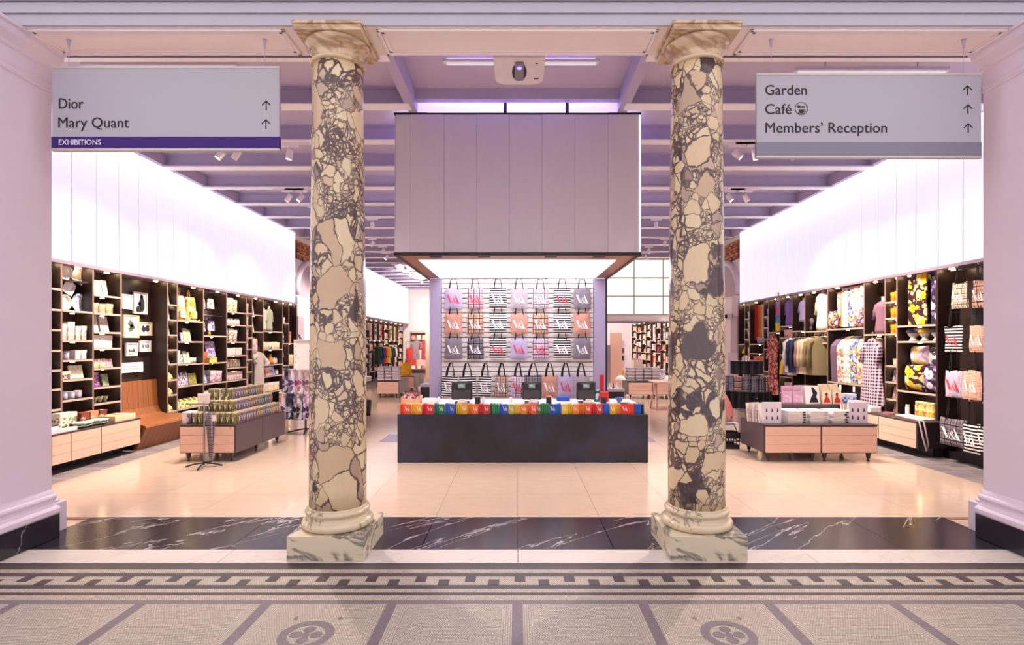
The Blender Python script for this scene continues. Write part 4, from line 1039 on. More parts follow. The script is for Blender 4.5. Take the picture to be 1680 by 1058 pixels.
def sh_cushion(wd, h, pat, th=.09):
    def f(s_):
        def q(u, v):
            e = (math.sin(PI * min(max(u, 0), 1)) * math.sin(PI * v)) ** .45
            k = 1 - .07 * math.sin(PI * u) * 0
            px = (u - .5) * wd * (1 - .06 * math.sin(PI * v)); pz = (v - .5) * h * (1 - .06 * math.sin(PI * u))
            return (px, s_ * th / 2 * e, pz + h / 2)
        return q
    return MB().grid(f(-1), 10, 10).grid(f(1), 10, 10).obj('cushion', pat)
def sh_hat(wd, h, col, col2='3a2a22'):
    R = wd / 2; r = link('hat', None)
    MB().lathe([(R, h * .06), (R * .98, 0), (R * .6, h * .12), (R * .58, h * .35), (R * .56, h * .8), (R * .4, h), (0, h * .97)], 18, sx=1.1).obj('hat_body', plain(col, .8), r)
    MB().lathe([(R * .61, h * .14), (R * .6, h * .36)], 18, sx=1.1, cap=False).obj('ribbon', plain(col2, .6), r); return r
def sh_head(wd, h, col, hatcol=None):
    r = link('head_form', None); R = wd / 2
    MB().lathe([(R * .7, 0), (R * .6, h * .1), (R * .45, h * .2), (R * .45, h * .3), (R * .75, h * .42), (R * .9, h * .62), (R * .85, h * .82), (R * .5, h * .97), (0, h)], 14, sy=1.1).obj('form', plain(col, .5), r)
    if hatcol: MB().lathe([(R * 1.02, h * .62), (R * 1.05, h * .7), (R * .98, h * .88), (R * .6, h * 1.02), (0, h * 1.06)], 14, sy=1.1).obj('beanie', plain(hatcol, .9), r)
    return r
def sh_backpack(wd, h, pat, col):
    r = link('backpack', None)
    MB().grid(lambda u, v: (wd / 2 * (abs(math.cos(6.283 * u)) ** .5) * (1 if math.cos(6.283 * u) > 0 else -1) * (1 - .12 * v ** 4), .09 * (abs(math.sin(6.283 * u)) ** .6) * (1 if math.sin(6.283 * u) > 0 else -1) * (1 - .3 * v ** 3), v * h), 20, 8).obj('body', pat, r)
    MB().box(-wd * .36, -.115, h * .08, wd * .36, -.06, h * .42, bev=.015).obj('pocket', pat, r)
    MB().tube([(-wd * .12, 0, h), (-wd * .08, 0, h + .1), (0, 0, h + .13), (wd * .08, 0, h + .1), (wd * .12, 0, h)], .012, 6).obj('handle', plain(col), r)
    MB().tube([(-wd * .45, -.02, .05), (-wd * .6, -.06, -.005), (-wd * .75, -.1, .03)], .012, 6).tube([(wd * .45, -.02, .05), (wd * .6, -.06, -.005), (wd * .75, -.1, .03)], .012, 6).obj('strap', plain(col), r)
    return r
def sh_handbag(wd, h, pat):
    r = link('handbag', None)
    MB().grid(lambda u, v: (wd / 2 * math.cos(6.283 * u) * (1 - .25 * v), .05 * math.sin(6.283 * u) * (1 - .4 * v), v * h * .65), 14, 5).obj('body', pat, r)
    MB().tube([(-wd * .35, 0, h * .6), (-wd * .3, 0, h * .85), (0, 0, h), (wd * .3, 0, h * .85), (wd * .35, 0, h * .6)], .009, 6).obj('strap', M_strap, r); return r
def sh_folded(wd, h, col, n=4):
    m = MB()
    for k in range(n): m.box(-wd / 2, -.13, k * h / n + .001, wd / 2, .13, (k + 1) * h / n - .002, k % 2, bev=.008)
    return m.obj('folded_textile', [plain(col, .8), plain(col, .75, 0, .2)])
def sh_heap(wd, h, pat, sd=0):
    return MB().grid(lambda u, v: (wd / 2 * math.cos(6.283 * u) * (1 - v ** 2 * .8), .12 * math.sin(6.283 * u) * (1 - v ** 2 * .8), h * v * (.8 + .25 * math.sin(11 * u + sd) * (1 - v))), 16, 6).obj('scarf', pat)
SHAPES = {'book': (sh_book, 'book', 'book'), 'box': (sh_box, 'gift box', 'box'), 'mug': (sh_mug, 'mug', 'mug'), 'bowl': (sh_bowl, 'bowl', 'bowl'), 'jar': (sh_jar, 'jar', 'jar'), 'vase': (sh_vase, 'vase', 'vase')}
def fill(wl, bay, si, specs, where, zbase=None):
    """specs: (kind, f0, f1, count, height, colour, second colour[, adjective])"""
    z = (wl.sh[bay][si] if zbase is None else zbase) + .001
    a, b_ = wl.divs[bay] + .03, wl.divs[bay + 1] - .03
    for sp in specs:
        kind, f0, f1, n, h, c1, c2 = sp[:7]; adj = sp[7] if len(sp) > 7 else ''
        fn, noun, cat = SHAPES[kind]; pitch = (f1 - f0) * (b_ - a) / n
        for k in range(n):
            wd = min(pitch * .9, h * (1.5 if kind != 'box' else 3)); D = a + f0 * (b_ - a) + pitch * (k + .5)
            if kind in ('mug', 'bowl', 'jar', 'vase'): wd = min(pitch * .8, .22)
            hh = h * (1 + .06 * math.sin(k * 2.3 + D * 9))
            o = fn(wd, hh, c1, c2); o.location = wl.at(D, z, .13 if kind != 'book' else .1); o.rotation_euler.z = wl.rz + (.12 * math.sin(D * 31) if kind != 'box' else .04 * math.sin(D * 17))
            base = '%s%s%s %s %s' % (cn2(c1), ' and ' + cn2(c2) if cn2(c2) != cn2(c1) and len(adj) == 0 else '', (' ' + adj) if adj else '', noun, where)
            item(o, base.strip(), cat, '%ss on the %s' % (noun, wl.name))
def put(wl, o, D, z, base, cat, group=None, back=.13, drz=0):
    o.location = wl.at(D, z, back); o.rotation_euler.z = wl.rz + drz
    item(o, base, cat, group); return o

def LD(x, X=6.0): return X * F / abs(VX - x)
LDIV = [6.4, 7.06, 7.586, 8.12, 9.2, 9.46, 10.25, 11.07, 11.87, 12.14, 12.66, 13.71, 14.08, 14.58]
L = Wall(-1, LDIV, 'dark shelving of gifts and books along the wooden bench wall', 'bench wall')
LB = {}
def lb(i): return ['first', 'second', 'third', 'framed print', 'narrow', 'backpack', 'handbag', 'cream books', 'slim box', 'pink tote', 'white shirts', 'doll', 'end'][i]
LSH = {0: [2.323, 2.053, 1.79, 1.52, 1.262, 1.015, .75], 1: [2.05, 1.65, 1.385, 1.12, .85], 2: [2.304, 2.043, 1.775, 1.539, 1.25, .977, .746], 4: [2.283, 2.022, 1.761, 1.503, 1.256, .98, .72, .44],
       5: [2.023, 1.646, 1.239, .845, .44], 6: [1.763, 1.229, .833, .44], 7: [2.277, 2.007, 1.647, 1.357, 1.1, .83, .44], 8: [2.29, 2.017, 1.746, 1.485, 1.255, .98, .7], 9: [2.27, 1.883, 1.355, .44],
       10: [1.907, 1.47, 1.094, .82, .44], 11: [2.139, 1.616, 1.05, .44], 12: [1.616, 1.05, .75, .44]}
for k, v_ in LSH.items(): L.shelves(k, v_)
def SW(wl_name, bay, si): return 'on %s shelf down, %s bay, %s wall' % (ORD[si], bay, wl_name)
def fl_(bay, si, specs): fill(L, bay, si, specs, SW('bench', lb(bay), si))
# first bay
put(L, sh_plate(.34, 0, 'f0e6d4', 'c8b890'), 6.8, 2.325, 'large cream plate standing on top shelf of the bay beside the entrance pier', 'plate')
fl_(0, 1, [('jar', .3, .9, 2, .13, 'e8dcc8', 'c9b494')]); fl_(0, 2, [('jar', .3, 1, 2, .12, 'b05a38', 'd8b48a')]); fl_(0, 3, [('box', .2, .9, 2, .12, 'd8cbb8', 'b89878')]); fl_(0, 4, [('mug', .3, 1, 2, .1, 'efe8e4', 'd8d0e0')]); fl_(0, 5, [('jar', .3, 1, 2, .15, '8a9660', 'd8d0a0')]); fl_(0, 6, [('book', .1, .9, 3, .17, 'd8d8e8', '8a98c0')])
# plates bay
for x, y, rr, c1, c2, sq, nm in ((109, 445, .25, 'f2ebe2', 'e0d6c8', True, 'white square plate tilted high'), (132, 452, .26, 'efe6d6', 'c8bfa4', True, 'cream square plate tilted'), (116, 472, .22, 'f4eef0', 'b8b0d0', True, 'white square plate with small print'), (109.5, 497, .22, 'dfe4d0', 'c0c8a8', False, 'pale green round plate'), (132, 497, .25, 'f0f0f6', '2f55b8', False, 'blue and white round plate')):
    D = LD(x, 6.12); z = Zat(y, D) - rr / 2
    put(L, sh_plate(rr, 0, c1, c2, sq), D, max(2.052, z), nm + ' on the back of the plate bay', 'plate', 'plates shown in the second bay', .16)
for k in range(2): put(L, sh_vase(.1, .14, 'd8cfa8'), LD(117 + 7 * k, 6.15), 2.47, 'small patterned green pot high among the tilted plates', 'pot', 'pots among the plates', .22)
MB().box(.05, 0, 0, .25, .36, .02).obj('shelf_bracket', M_shelf, L.r, (-.29, .78, 2.445))
fl_(1, 1, [('box', .02, .28, 1, .2, 'e9d8cc', 'c8a898'), ('box', .3, .55, 1, .24, 'efe0d4', 'c9b0a0'), ('box', .56, .98, 2, .19, 'f0e0d0', 'b8a090')])
fl_(1, 2, [('mug', .05, .5, 2, .12, 'e6e0ec', 'a8a0c0'), ('box', .55, .98, 2, .12, 'f2e8e2', 'd8d0cc')])
fl_(1, 3, [('box', .02, .4, 1, .1, 'f0e2cc', '6a4838', 'spotted'), ('book', .45, .95, 1, .19, 'f0e6d0', 'e0d4b8')])
fl_(1, 4, [('mug', .2, .95, 3, .1, 'e2dcea', 'c8c0d8')])
# third bay
fl_(2, 0, [('book', .05, .8, 3, .23, 'e9e8c8', 'c8d0a0')]); fl_(2, 1, [('box', .02, .9, 3, .14, 'd8b894', 'b08868')]); fl_(2, 2, [('book', .03, .85, 2, .24, 'f0e4d8', 'd8c0b8')])
fl_(2, 3, [('box', .03, .92, 1, .17, 'f2e2dc', 'd8c8c8')]); fl_(2, 4, [('book', .03, .97, 4, .13, 'efd0d4', 'b86878'), ('box', .05, .6, 2, .06, 'e6d8a0', 'c8b070')])
fl_(2, 5, [('book', .12, .5, 1, .2, '6a2f9a', 'e8a06a'), ('book', .52, .85, 1, .17, 'a0a888', '687050')]); fl_(2, 6, [('bowl', .02, .85, 4, .08, 'd8d4a8', '8a8858')])
# framed prints
def frame(x0, x1, y0, y1, fcol, pcol, ink, label, bd=.018):
    X = 6.24; D0, D1 = LD(x0, X), LD(x1, X); D = (D0 + D1) / 2; z0, z1 = Zat(y1, D), Zat(y0, D); wd = D1 - D0; h = z1 - z0
    r = thing('framed_print', label, 'picture', (-X, D, z0), PI / 2, 'framed prints above the bench')
    MB().box(-wd / 2, -.012, 0, wd / 2, .018, bd).box(-wd / 2, -.012, h - bd, wd / 2, .018, h).box(-wd / 2, -.012, bd, -wd / 2 + bd, .018, h - bd).box(wd / 2 - bd, -.012, bd, wd / 2, .018, h - bd).obj('frame', plain(fcol, .4), r)
    MB().box(-wd / 2 + bd, 0, bd, wd / 2 - bd, .015, h - bd).obj('print_sheet', plain(pcol, .6, 0, .02), r)
    for k, (cx, cz, rx, rz_, c) in enumerate(ink):
        MB().prism([((cx + rx * math.cos(a * .6283) * (1 + .3 * math.sin(a * 3 + k))) * wd, (cz + rz_ * math.sin(a * .6283) * (1 + .3 * math.cos(a * 4 + k))) * h) for a in range(10)], -.002, 0, 'y').obj('printed_shape', plain(c, .6, 0, 0), r)
frame(199.5, 216.5, 483, 507, 'f0e8e0', 'f4eeee', [(0, .5, .17, .2, '9aa8c8')], 'white framed print with pale blue circle, upper row beside the shelf')
frame(219, 241, 479.5, 515, 'e8dcd4', 'f0e9ea', [(.1, .48, .22, .36, '1c171c'), (-.12, .2, .2, .15, '1c171c'), (.12, .8, .1, .1, '1c171c'), (-.02, .45, .08, .12, 'f0e9ea')], 'framed print with bold black figures on white')
frame(202, 227.5, 517, 554, 'e6cf98', 'f6f0ea', [(-.02, .62, .18, .14, '5a6a48'), (.06, .48, .16, .12, '3a4a38'), (-.05, .35, .15, .1, '6a7a58')], 'pale wood framed print of green leaves, largest of the group')
frame(227.5, 249, 528.5, 550.5, 'e6cf98', 'f4eeea', [(-.15, .5, .14, .25, '2a2228'), (.12, .5, .16, .22, '4a3a38'), (.2, .68, .08, .1, '1c161a')], 'pale wood framed print with dark square motif')
frame(206.5, 225, 562.6, 584, 'f2ece6', 'f6f2ee', [(-.2, .4, .08, .12, '3a3a3a'), (0, .38, .1, .1, '4a5a3a'), (.2, .42, .08, .16, '2a2a2a'), (0, .15, .35, .04, '6a7a3a')], 'white framed print with small green shapes, lowest of the group')
frame(229, 247, 558.7, 577, 'f2ece6', 'f4f0f0', [(-.2, .5, .08, .2, '5a6080'), (.05, .5, .08, .2, '8a7a80'), (.25, .5, .07, .2, '4a5070')], 'white framed print with three small figures')
X = 6.24; r = thing('text_sign', 'white text sign under the framed prints above the bench', 'sign', (-X, (LD(199.5, X) + LD(230, X)) / 2, Zat(611, LD(215, X))), PI / 2)
MB().box(-.27, -.008, 0, .27, .015, .16, bev=.002).obj('board', plain('f2ecea', .5), r)
for k, (w0, w1) in enumerate(((-.18, .12), (-.2, .2))): MB().box(w0, -.009, .095 - k * .04, w1, -.008, .105 - k * .04).obj('text_line', plain('8a7a80', .5), r)
# narrow bay and onwards
for si, (c1, c2) in enumerate((('d8dcc0', '8aa080'), ('e6dcd8', 'a8b8c0'), ('e0dcc0', 'a0a080'))): fl_(4, si, [('book', .1, .9, 1, .2, c1, c2)])
put(L, sh_vase(.1, .2, 'efe6e0'), 9.33, 1.505, 'white curved jug ' + SW('bench', 'narrow', 3), 'jug'); fl_(4, 4, [('book', .15, .85, 1, .18, 'dfe0d8', '8090a0')])
M_gold = fabric('floral', 'c8b060', '5a5a28', 'f0e6b8', .03)
for si in (5, 6, 7): put(L, sh_heap(.2, .18, M_gold, si), 9.33, L.sh[4][si], 'gold and green scarf bundle ' + SW('bench', 'narrow', si), 'scarf')
M_bpat = fabric('floral', 'e6cf70', 'f2ead0', 'b08a30', .05)
put(L, sh_backpack(.25, .44, fabric('floral', 'e9ddb0', 'd0b060', 'f2ead8', .05), 'd8b858'), 9.68, 2.025, 'cream patterned backpack on the top shelf past the narrow bay', 'backpack')
put(L, sh_backpack(.27, .44, M_bpat, 'd9b455'), 9.99, 2.025, 'yellow patterned backpack on the top shelf past the narrow bay', 'backpack')
fl_(5, 1, [('book', .02, .22, 1, .24, 'e6dcc0', 'c8b890'), ('book', .3, .42, 1, .16, 'd8d0e0', '8a80b0'), ('book', .42, .75, 2, .23, 'dfe4c0', 'b0b880')])
fl_(5, 2, [('box', .02, .2, 1, .25, 'f0e6da', 'd8d0c0'), ('book', .22, .4, 1, .18, 'd0d8d0', '3a5a6a'), ('book', .42, .7, 2, .22, 'efe8d8', 'c8d0a8'), ('mug', .72, .98, 2, .1, 'f0e8dc', 'c8c0a0')])
fl_(5, 3, [('book', .02, .14, 1, .2, '8a50c0', 'd8b8e8'), ('book', .16, .6, 2, .24, 'd8cce4', '2a2230', 'black figured'), ('book', .64, .95, 1, .2, 'a8a050', '706830')])
for k in range(5): put(L, sh_heap(.18, .2, fabric('floral', 'efe2b0', '7a7a38', 'd8c060', .025), k), 9.58 + k * .145, .442, 'white and yellow scarf heaped in the low bay past the narrow bay', 'scarf', 'scarves heaped low on the bench wall')
for k, (dd, zz, p, nm) in enumerate(((10.42, 2.28, fabric('floral', 'e8d0dc', '9a5070', 'f0e6ea', .04), 'pink floral'), (10.72, 2.3, fabric('floral', 'efe4da', 'd8b8a8', 'a08070', .04), 'white peg-topped'), (10.5, 2.07, plain('3a3238', .7), 'charcoal'), (10.42, 1.84, fabric('floral', '5a3a5a', 'd8b8d8', 'efe0c0', .04), 'purple flowered'), (10.74, 1.86, fabric('floral', 'e0d0e8', '6a4a90', 'f6f0f4', .05), 'lilac flower shaped'))):
    put(L, sh_handbag(.24, .3, p), dd, zz, nm + ' handbag hanging in the handbag bay', 'handbag', 'handbags hung on the bench wall', .14)
for zz in (2.62, 2.16): MB().tube([(-.08, 10.27 - LDIV[0], zz), (-.08, 11.05 - LDIV[0], zz)], .008, 6).obj('hanging_rail', M_metal, L.r)
put(L, sh_vase(.06, .12, 'e0b030'), 10.66, 1.765, 'tiny yellow bottle under the hanging handbags', 'bottle')
fl_(6, 1, [('box', .02, .3, 1, .22, 'c86a3a', '5a3020'), ('book', .35, .75, 1, .4, 'b8a8d8', '5a4a80', 'framed purple pattern')]); put(L, sh_box(.26, .1, 'c8c030', 'e8e090'), 10.55, 1.23, 'lime box before the purple patterned book', 'box', None, .05)
fl_(6, 2, [('book', .02, .35, 1, .26, 'b8c4e0', '3a5a8a'), ('box', .4, .95, 2, .22, 'e0d0d8', 'a86a80')]); fl_(6, 3, [('box', .02, .95, 3, .24, 'f0e2d8', 'd8c8bc')])
fl_(7, 0, [('box', .02, .2, 1, .28, 'f0e6c8', 'd8c898'), ('box', .25, .68, 2, .27, 'f2e8d8', '9aa040')]); fl_(7, 1, [('jar', .02, .92, 5, .13, 'f2e8e4', 'e0d0cc')]); fl_(7, 2, [('box', .02, .15, 1, .28, 'f0e4d0', 'd0b080'), ('box', .22, .68, 2, .26, 'f0e6dc', '8a5030')])
fl_(7, 3, [('box', .03, .95, 5, .15, 'f2e4da', 'e6d4cc')]); fl_(7, 4, [('jar', .03, .97, 6, .16, 'f0e2d0', 'c8b08a')]); fl_(7, 5, [('box', .03, .97, 6, .17, 'f2dcd4', 'd0a8a0')]); fl_(7, 6, [('box', .03, .97, 4, .2, 'efe0d4', 'd8c4b4')])
for si in range(7): fl_(8, si, [('box', .1, .9, 1, .2 - .01 * (si % 3), ['e8b8a0', 'f0dcd4', 'e9d4c8', 'f2e2dc', 'e0b8b0', 'efe0d4', 'f0e4e0'][si], 'c88a70')])
fl_(9, 0, [('book', .08, .5, 1, .3, 'f2ead8', 'e0d4b8')]); fl_(9, 1, [('book', .1, .5, 1, .3, 'dfe6c8', 'b8c898')])
PAT['pink print'] = fabric('floral', 'f2d0c8', 'e89a90', 'f6e6e0', .05)
tt = tote('pink print', 'w', 'x', (-6.1, 12.38, 1.36), PI / 2, None, 77, .42, .38, .12, 0, .01); REG.pop(); item(tt, 'pink printed tote bag standing on shelf in the pink tote bay', 'bag')
put(L, sh_hang(.42, .95, plain('cfc3ba', .8, 0, .05), .02, .22), 12.4, .28 + .18, 'white nightshirt on a hanger below the pink tote', 'garment', None, -.02)
for k, dd in enumerate((12.88, 13.22)): put(L, sh_torso(.3, .62, plain(['dfd6c8', 'b4b89c'][k], .8)), dd, 1.91, ['cream', 'sage green'][k] + ' knitted top on a torso form, white shirts bay', 'mannequin')
fl_(10, 1, [('box', .02, .98, 7, .17, 'f2eacb', 'd0c890'), ('mug', .3, .6, 1, .1, 'efe8e0', '3a3030')]); fl_(10, 2, [('vase', .5, .7, 1, .24, 'e09a30', None or 'e09a30'), ('box', .02, .25, 1, .1, 'f0e0d4', 'd8a090'), ('jar', .72, .95, 2, .16, 'f2e0d8', 'e0c0b8')])
put(L, sh_heap(.3, .22, fabric('floral', 'efc8d0', 'b03a6a', 'f6e6ea', .03)), 13.0, 1.1, 'pink flower spray on the third shelf under the torso forms', 'flowers')
fl_(10, 3, [('book', .02, .3, 1, .2, 'd86a4a', 'f0c8a8'), ('book', .3, .55, 1, .22, 'e89a80', 'f4dccc'), ('book', .55, .78, 1, .21, 'b8b8e8', '6a70b0'), ('jar', .8, .98, 1, .13, 'f0e8e0', 'd8d0c8')]); fl_(10, 4, [('box', .02, .97, 3, .2, 'efe4dc', 'e0c850')])
fl_(11, 0, [('box', .2, .8, 1, .15, 'e8dcd8', 'c0b0b0')]); fl_(11, 1, [('jar', .2, .8, 1, .28, '2a2428', 'efe8e8')]); put(L, sh_torso(.2, .5, plain('a89a98', .7), 'e0cfc4'), 13.9, 1.052, 'small grey dressed doll standing in the narrow end bay', 'doll'); fl_(11, 2, [('box', .1, .4, 1, .05, 'a89a98', 'c0b0b0')]); fl_(11, 3, [('box', .1, .9, 1, .25, 'efe8e8', '3a3a40')])
fl_(12, 0, [('box', .1, .6, 1, .3, '9a5a3a', 'c8906a')]); fl_(12, 1, [('box', .1, .9, 2, .25, 'e6dcb0', 'c8b070'), ('vase', .4, .6, 1, .34, 'f0e8e0', None or 'f0e8e0')]); fl_(12, 2, [('box', .1, .9, 2, .14, 'efe4d8', 'd8c8b8')]); fl_(12, 3, [('box', .1, .9, 2, .2, 'efe0d8', 'd8b8a8')])
# ================================================================== BASE CABINETS, BENCH
def base_cabinet(sx, D0, D1, splits, label):
    """floating drawer unit along a wall: oak board fronts facing the aisle"""
    r = thing('base_cabinet', label, 'cabinet', (sx * 5.6, D0, 0))
    zb, zt = .125, .5
    MB().box(sx * .015, 0, zb, sx * .42, D1 - D0, zt - .01, bev=.003).obj('shell', M_shell, r)
    MB().box(sx * .25, .02, 0, sx * .4, D1 - D0 - .02, zb).obj('plinth', M_dark, r)
    MB().box(-sx * .002, -.003, zt - .012, sx * .42, D1 - D0 + .003, zt).obj('worktop', plain('4a3a3c', .4), r)
    e = [D0] + splits + [D1]
    for a, b_ in zip(e[:-1], e[1:]):
        d = MB().box(sx * .006, a - D0 + .006, zb + .006, sx * .015, b_ - D0 - .006, zt - .018).obj('drawer', M_oak, r)
        hh = (zt - zb - .026) / 3
        for q in range(3): MB().box(0, a - D0 + .006, zb + .006 + q * hh, sx * .012, b_ - D0 - .006, zb + (q + 1) * hh, bev=.001).obj('board', M_oak, d)
    return r
base_cabinet(-1, 5.9, 7.97, [6.45, 6.73, 7.22], 'low oak drawer cabinet before the wooden bench')
# things on the left cabinet
def on_cab(o, X, D, base, cat, rz=PI / 2, z=.502):
    o.location = (X, D, z); o.rotation_euler.z = rz; item(o, base, cat); return o
on_cab(MB().box(-.24, -.12, 0, .24, .12, .02).box(-.24, -.12, .02, .24, -.105, .05).box(-.24, .105, .02, .24, .12, .05).obj('tray', plain('efe6ea', .4)), -5.75, 6.62, 'long white tray on the cabinet beside the entrance pier', 'tray')
on_cab(sh_box(.26, .2, 'e9e0c8', '6a7048', .12), -5.9, 6.98, 'gift box printed with green cups standing on the cabinet', 'box')
for k, (D_, c1) in enumerate(((7.05, 'c8c8a8'), (7.32, 'b8c8b0'))):
    on_cab(MB().lathe([(.06, 0), (.13, .012), (.16, .03), (.15, .032), (.06, .012), (0, .012)], 22, sy=.75).obj('platter', cover(c1, '6a8a78', .03)), -5.75, D_, ['pale', 'green'][k] + ' oval platter lying on the oak cabinet', 'platter')
    on_cab(MB().lathe([(.06, 0), (.12, .012), (.14, .03), (.13, .032), (.06, .012), (0, .012)], 22, sy=.75).obj('platter', cover('e6e0d0', '8a9a88', .03)), -5.75, D_ + .04, 'cream oval plate stacked on the %s platter' % ['pale', 'green'][k], 'platter', PI / 2, .535)
p = thing('wooden_tray', 'pale wooden crate tray at the bench end of the cabinet', 'tray', (-5.78, 7.72, .502), PI / 2)
part(p, MB().box(-.2, -.14, 0, .2, .14, .012).box(-.2, -.14, .01, .2, -.125, .08).box(-.2, .125, .01, .2, .14, .08).box(-.2, -.125, .01, -.185, .125, .08).box(.185, -.125, .01, .2, .125, .08), 'crate', plain('ecd0aa', .5))
for k in range(4): on_cab(sh_box(.08, .06, ['e0c040', 'd8b8a0', 'c05a40', 'efe0c8'][k], 'f2e6d8', .2), -5.78, 7.58 + .092 * k, ['yellow', 'tan', 'red', 'cream'][k] + ' soap box packed in the crate tray', 'box', PI / 2, .515)
for k in range(3): on_cab(sh_box(.13, .16, ['8a3a30', 'c88a6a', '6a2f2a'][k], 'e0b8a0', .1), -5.93, 7.3 + .16 * k, ['brick red', 'terracotta', 'maroon'][k] + ' box behind the crate tray', 'box')
put(L, sh_drape(.22, .3, fabric('vstripes', 'efeef4', '8a9ac8', s=.03)), 6.55, .505, 'blue and white towel on the cabinet beside the entrance pier', 'towel', None, .05)
# bench of bent oak slats
t = NT('honey_oak'); v = t.coord((14, 4, 3)); nz = t.n('TexNoise', i_Scale=2.0, i_Detail=5.0); t.l(v, nz.inputs[0]); oi = t.n('ObjectInfo')
c = t.mix(nz.outputs[0], lin('9a6038'), lin('7e4a2a')); M_bench = t.done(t.mix(t.math('MULTIPLY', oi.outputs['Random'], .3), c, lin('9a5a34')), .4)
bn = thing('slatted_bench', 'curved bench of honey coloured wooden slats under the framed prints', 'bench', (0, 8.0, 0))
outer = [(-6.18, 1.0), (-6.17, .78), (-6.15, .55), (-6.1, .45), (-6.0, .41), (-5.8, .395), (-5.62, .385), (-5.565, .37), (-5.55, .34), (-5.57, .3), (-5.63, .18), (-5.68, .06), (-5.7, 0)]
inner = [(-5.75, 0), (-5.73, .06), (-5.68, .18), (-5.62, .29), (-5.62, .33), (-5.66, .35), (-5.8, .36), (-6.02, .375), (-6.13, .42), (-6.19, .53), (-6.21, .78), (-6.22, 1.0)]
me = MB().prism(outer + inner, 0, .117, 'y').mesh('slat', M_bench)
for k in range(9): link('slat', me, bn, (0, .137 + k * .1165, 0))
me.transform(Matrix.Diagonal((1, .96, 1, 1)))
seat = [(-5.99, .41)] + outer[5:]; seat_in = inner[:7] + [(-5.99, .375)]
ms = MB().prism(seat + seat_in, 0, .112, 'y').mesh('slat', M_bench)
for y in (.018, 1.2): link('slat', ms, bn, (0, y, 0))
pl = [(-6.25, 1.02), (-6.22, 1.02)] + outer[1:] + [(-6.25, 0)]
MB().prism([(-6.22, 1.0), (-6.2, .52), (-6.1, .4), (-5.66, .34), (-5.76, 0), (-6.22, 0)], .14, 1.185, 'y').obj('carcass', M_dark, bn)


# ================================================================== RIGHT WALL
RD = [6.1, 7.68, 8.483, 8.756, 9.288, 10.38, 11.2, 11.72, 12.27, 12.82, 13.07, 13.87, 14.17, 14.58]
R = Wall(1, RD, 'dark shelving of coats, scarves and fabrics along the coat wall', 'coat wall')
RN = ['tote', 'floral cloth', 'yellow boxes', 'gingham dress', 'fabric roll', 'cream coat', 'small jacket', 'purple dress', 'floral dress', 'blue boxes', 'rainbow cloth', 'green boxes', 'far scarf']
def zr(x, y): return Zat(y, LD(x))
RS = {1: [zr(1536, 531.6), zr(1536, 559.3), zr(1536, 647)], 2: [zr(1471, 493.8), zr(1471, 521), zr(1471, 547), zr(1471, 600), zr(1471, 627), zr(1471, 655.6)], 3: [zr(1452, 547.4)], 4: [zr(1417, 537), zr(1417, 632)],
      5: [zr(1357, 542), zr(1357, 562)], 6: [zr(1320, 542), zr(1320, 572)], 7: [zr(1299, 533.8), zr(1299, 553), zr(1299, 582), zr(1299, 618.8), .5], 8: [zr(1279, 544.3)], 9: [zr(1261, 518.6), zr(1261, 536.8), zr(1261, 555), zr(1261, 572.3), .95, .6],
      10: [zr(1253, 564), zr(1253, 580), zr(1253, 592), .85, .5], 11: [zr(1229, 522.4), zr(1229, 539), zr(1229, 555.7), 1.3, .9, .5], 12: [zr(1221, 564), .6]}
for k, v_ in RS.items(): R.shelves(k, v_)
def fr_(bay, si, specs): fill(R, bay, si, specs, SW('coat', RN[bay], si))
FY = fabric('floral', '3c2028', 'eeb41c', 'e8d694', .07); FD = fabric('floral', '2e2436', 'd8cfe0', '8a6a9a', .07)
FW = [fabric('floral', 'e8b8ae', 'b06a58', 'f2dcd0', .03), fabric('floral', 'dfe4d4', 'b0b8a0', 'f0f0e8', .03), fabric('floral', '4a50a8', 'c8b050', 'e8e0e8', .04), fabric('floral', 'e6c0a8', 'a86a58', 'f0e0d0', .03), plain('6a5068', .8), fabric('floral', 'f0dcb8', 'd8a060', 'f4ead8', .04)]
# tote wall section
TB = [(1561.6, 1588.8, 464, 506, 'cream plaid', 'w', .12), (1595.6, 1622, 460, 505, 'peach plaid', 'w', .12), (1550.5, 1580, 535.5, 576.7, 'black and white striped', 'r', .1), (1591, 1620, 534, 578, 'orange gingham', 'w', .12), (1551, 1581, 608, 652, 'red gingham', 'r', .1), (1580.5, 1611, 608, 656, 'orange gingham', 'w', .1), (1542, 1588, 687, 732, 'dark plaid', 'w', .1), (1580.5, 1609, 695, 743, 'black and white striped', 'w', .1), (1604, 1630, 700, 742, 'black and white striped', 'w', .1)]
nmr = ['top row', 'top row beside the pier', 'second row', 'second row beside the pier', 'third row', 'third row beside the pier', 'lowest row', 'lowest row beside the pier', 'lowest row behind pier']
for k, (x0, x1, y0, y1, pt, ink, dr) in enumerate(TB):
    Xp = 5.93 - (.12 if k >= 6 else 0)
    D1, D0 = LD(x0, Xp), LD(x1, Xp); D = (D0 + D1) / 2; z0, z1 = Zat(y1, D), Zat(y0, D)
    o = tote(pt, ink, '%s tote bag, %s logo, coat wall end, %s' % (pt, 'white' if ink == 'w' else 'red', nmr[k]), (Xp, D, z0), -PI / 2, 'tote bags hung at the end of the coat wall', 90 + k, D1 - D0, z1 - z0, .22 if k < 2 else .3, 0, .3, .009)
    bpy.context.view_layer.update()
for z in (2.62, 2.1, 1.55, .95):
    MB().tube([(.1, .25, z), (.1, 1.45, z)], .01, 6).obj('hanging_rail', M_metal, R.r)
for k, (z, D_) in enumerate(((1.72, 6.75), (1.75, 7.15), (1.15, 6.8))):
    put(R, sh_drape(.3, .34, plain('2a2026', .8), 1.5, .015), D_, z, 'black cloth bag hanging behind the totes, coat wall end', 'bag', None, .2)
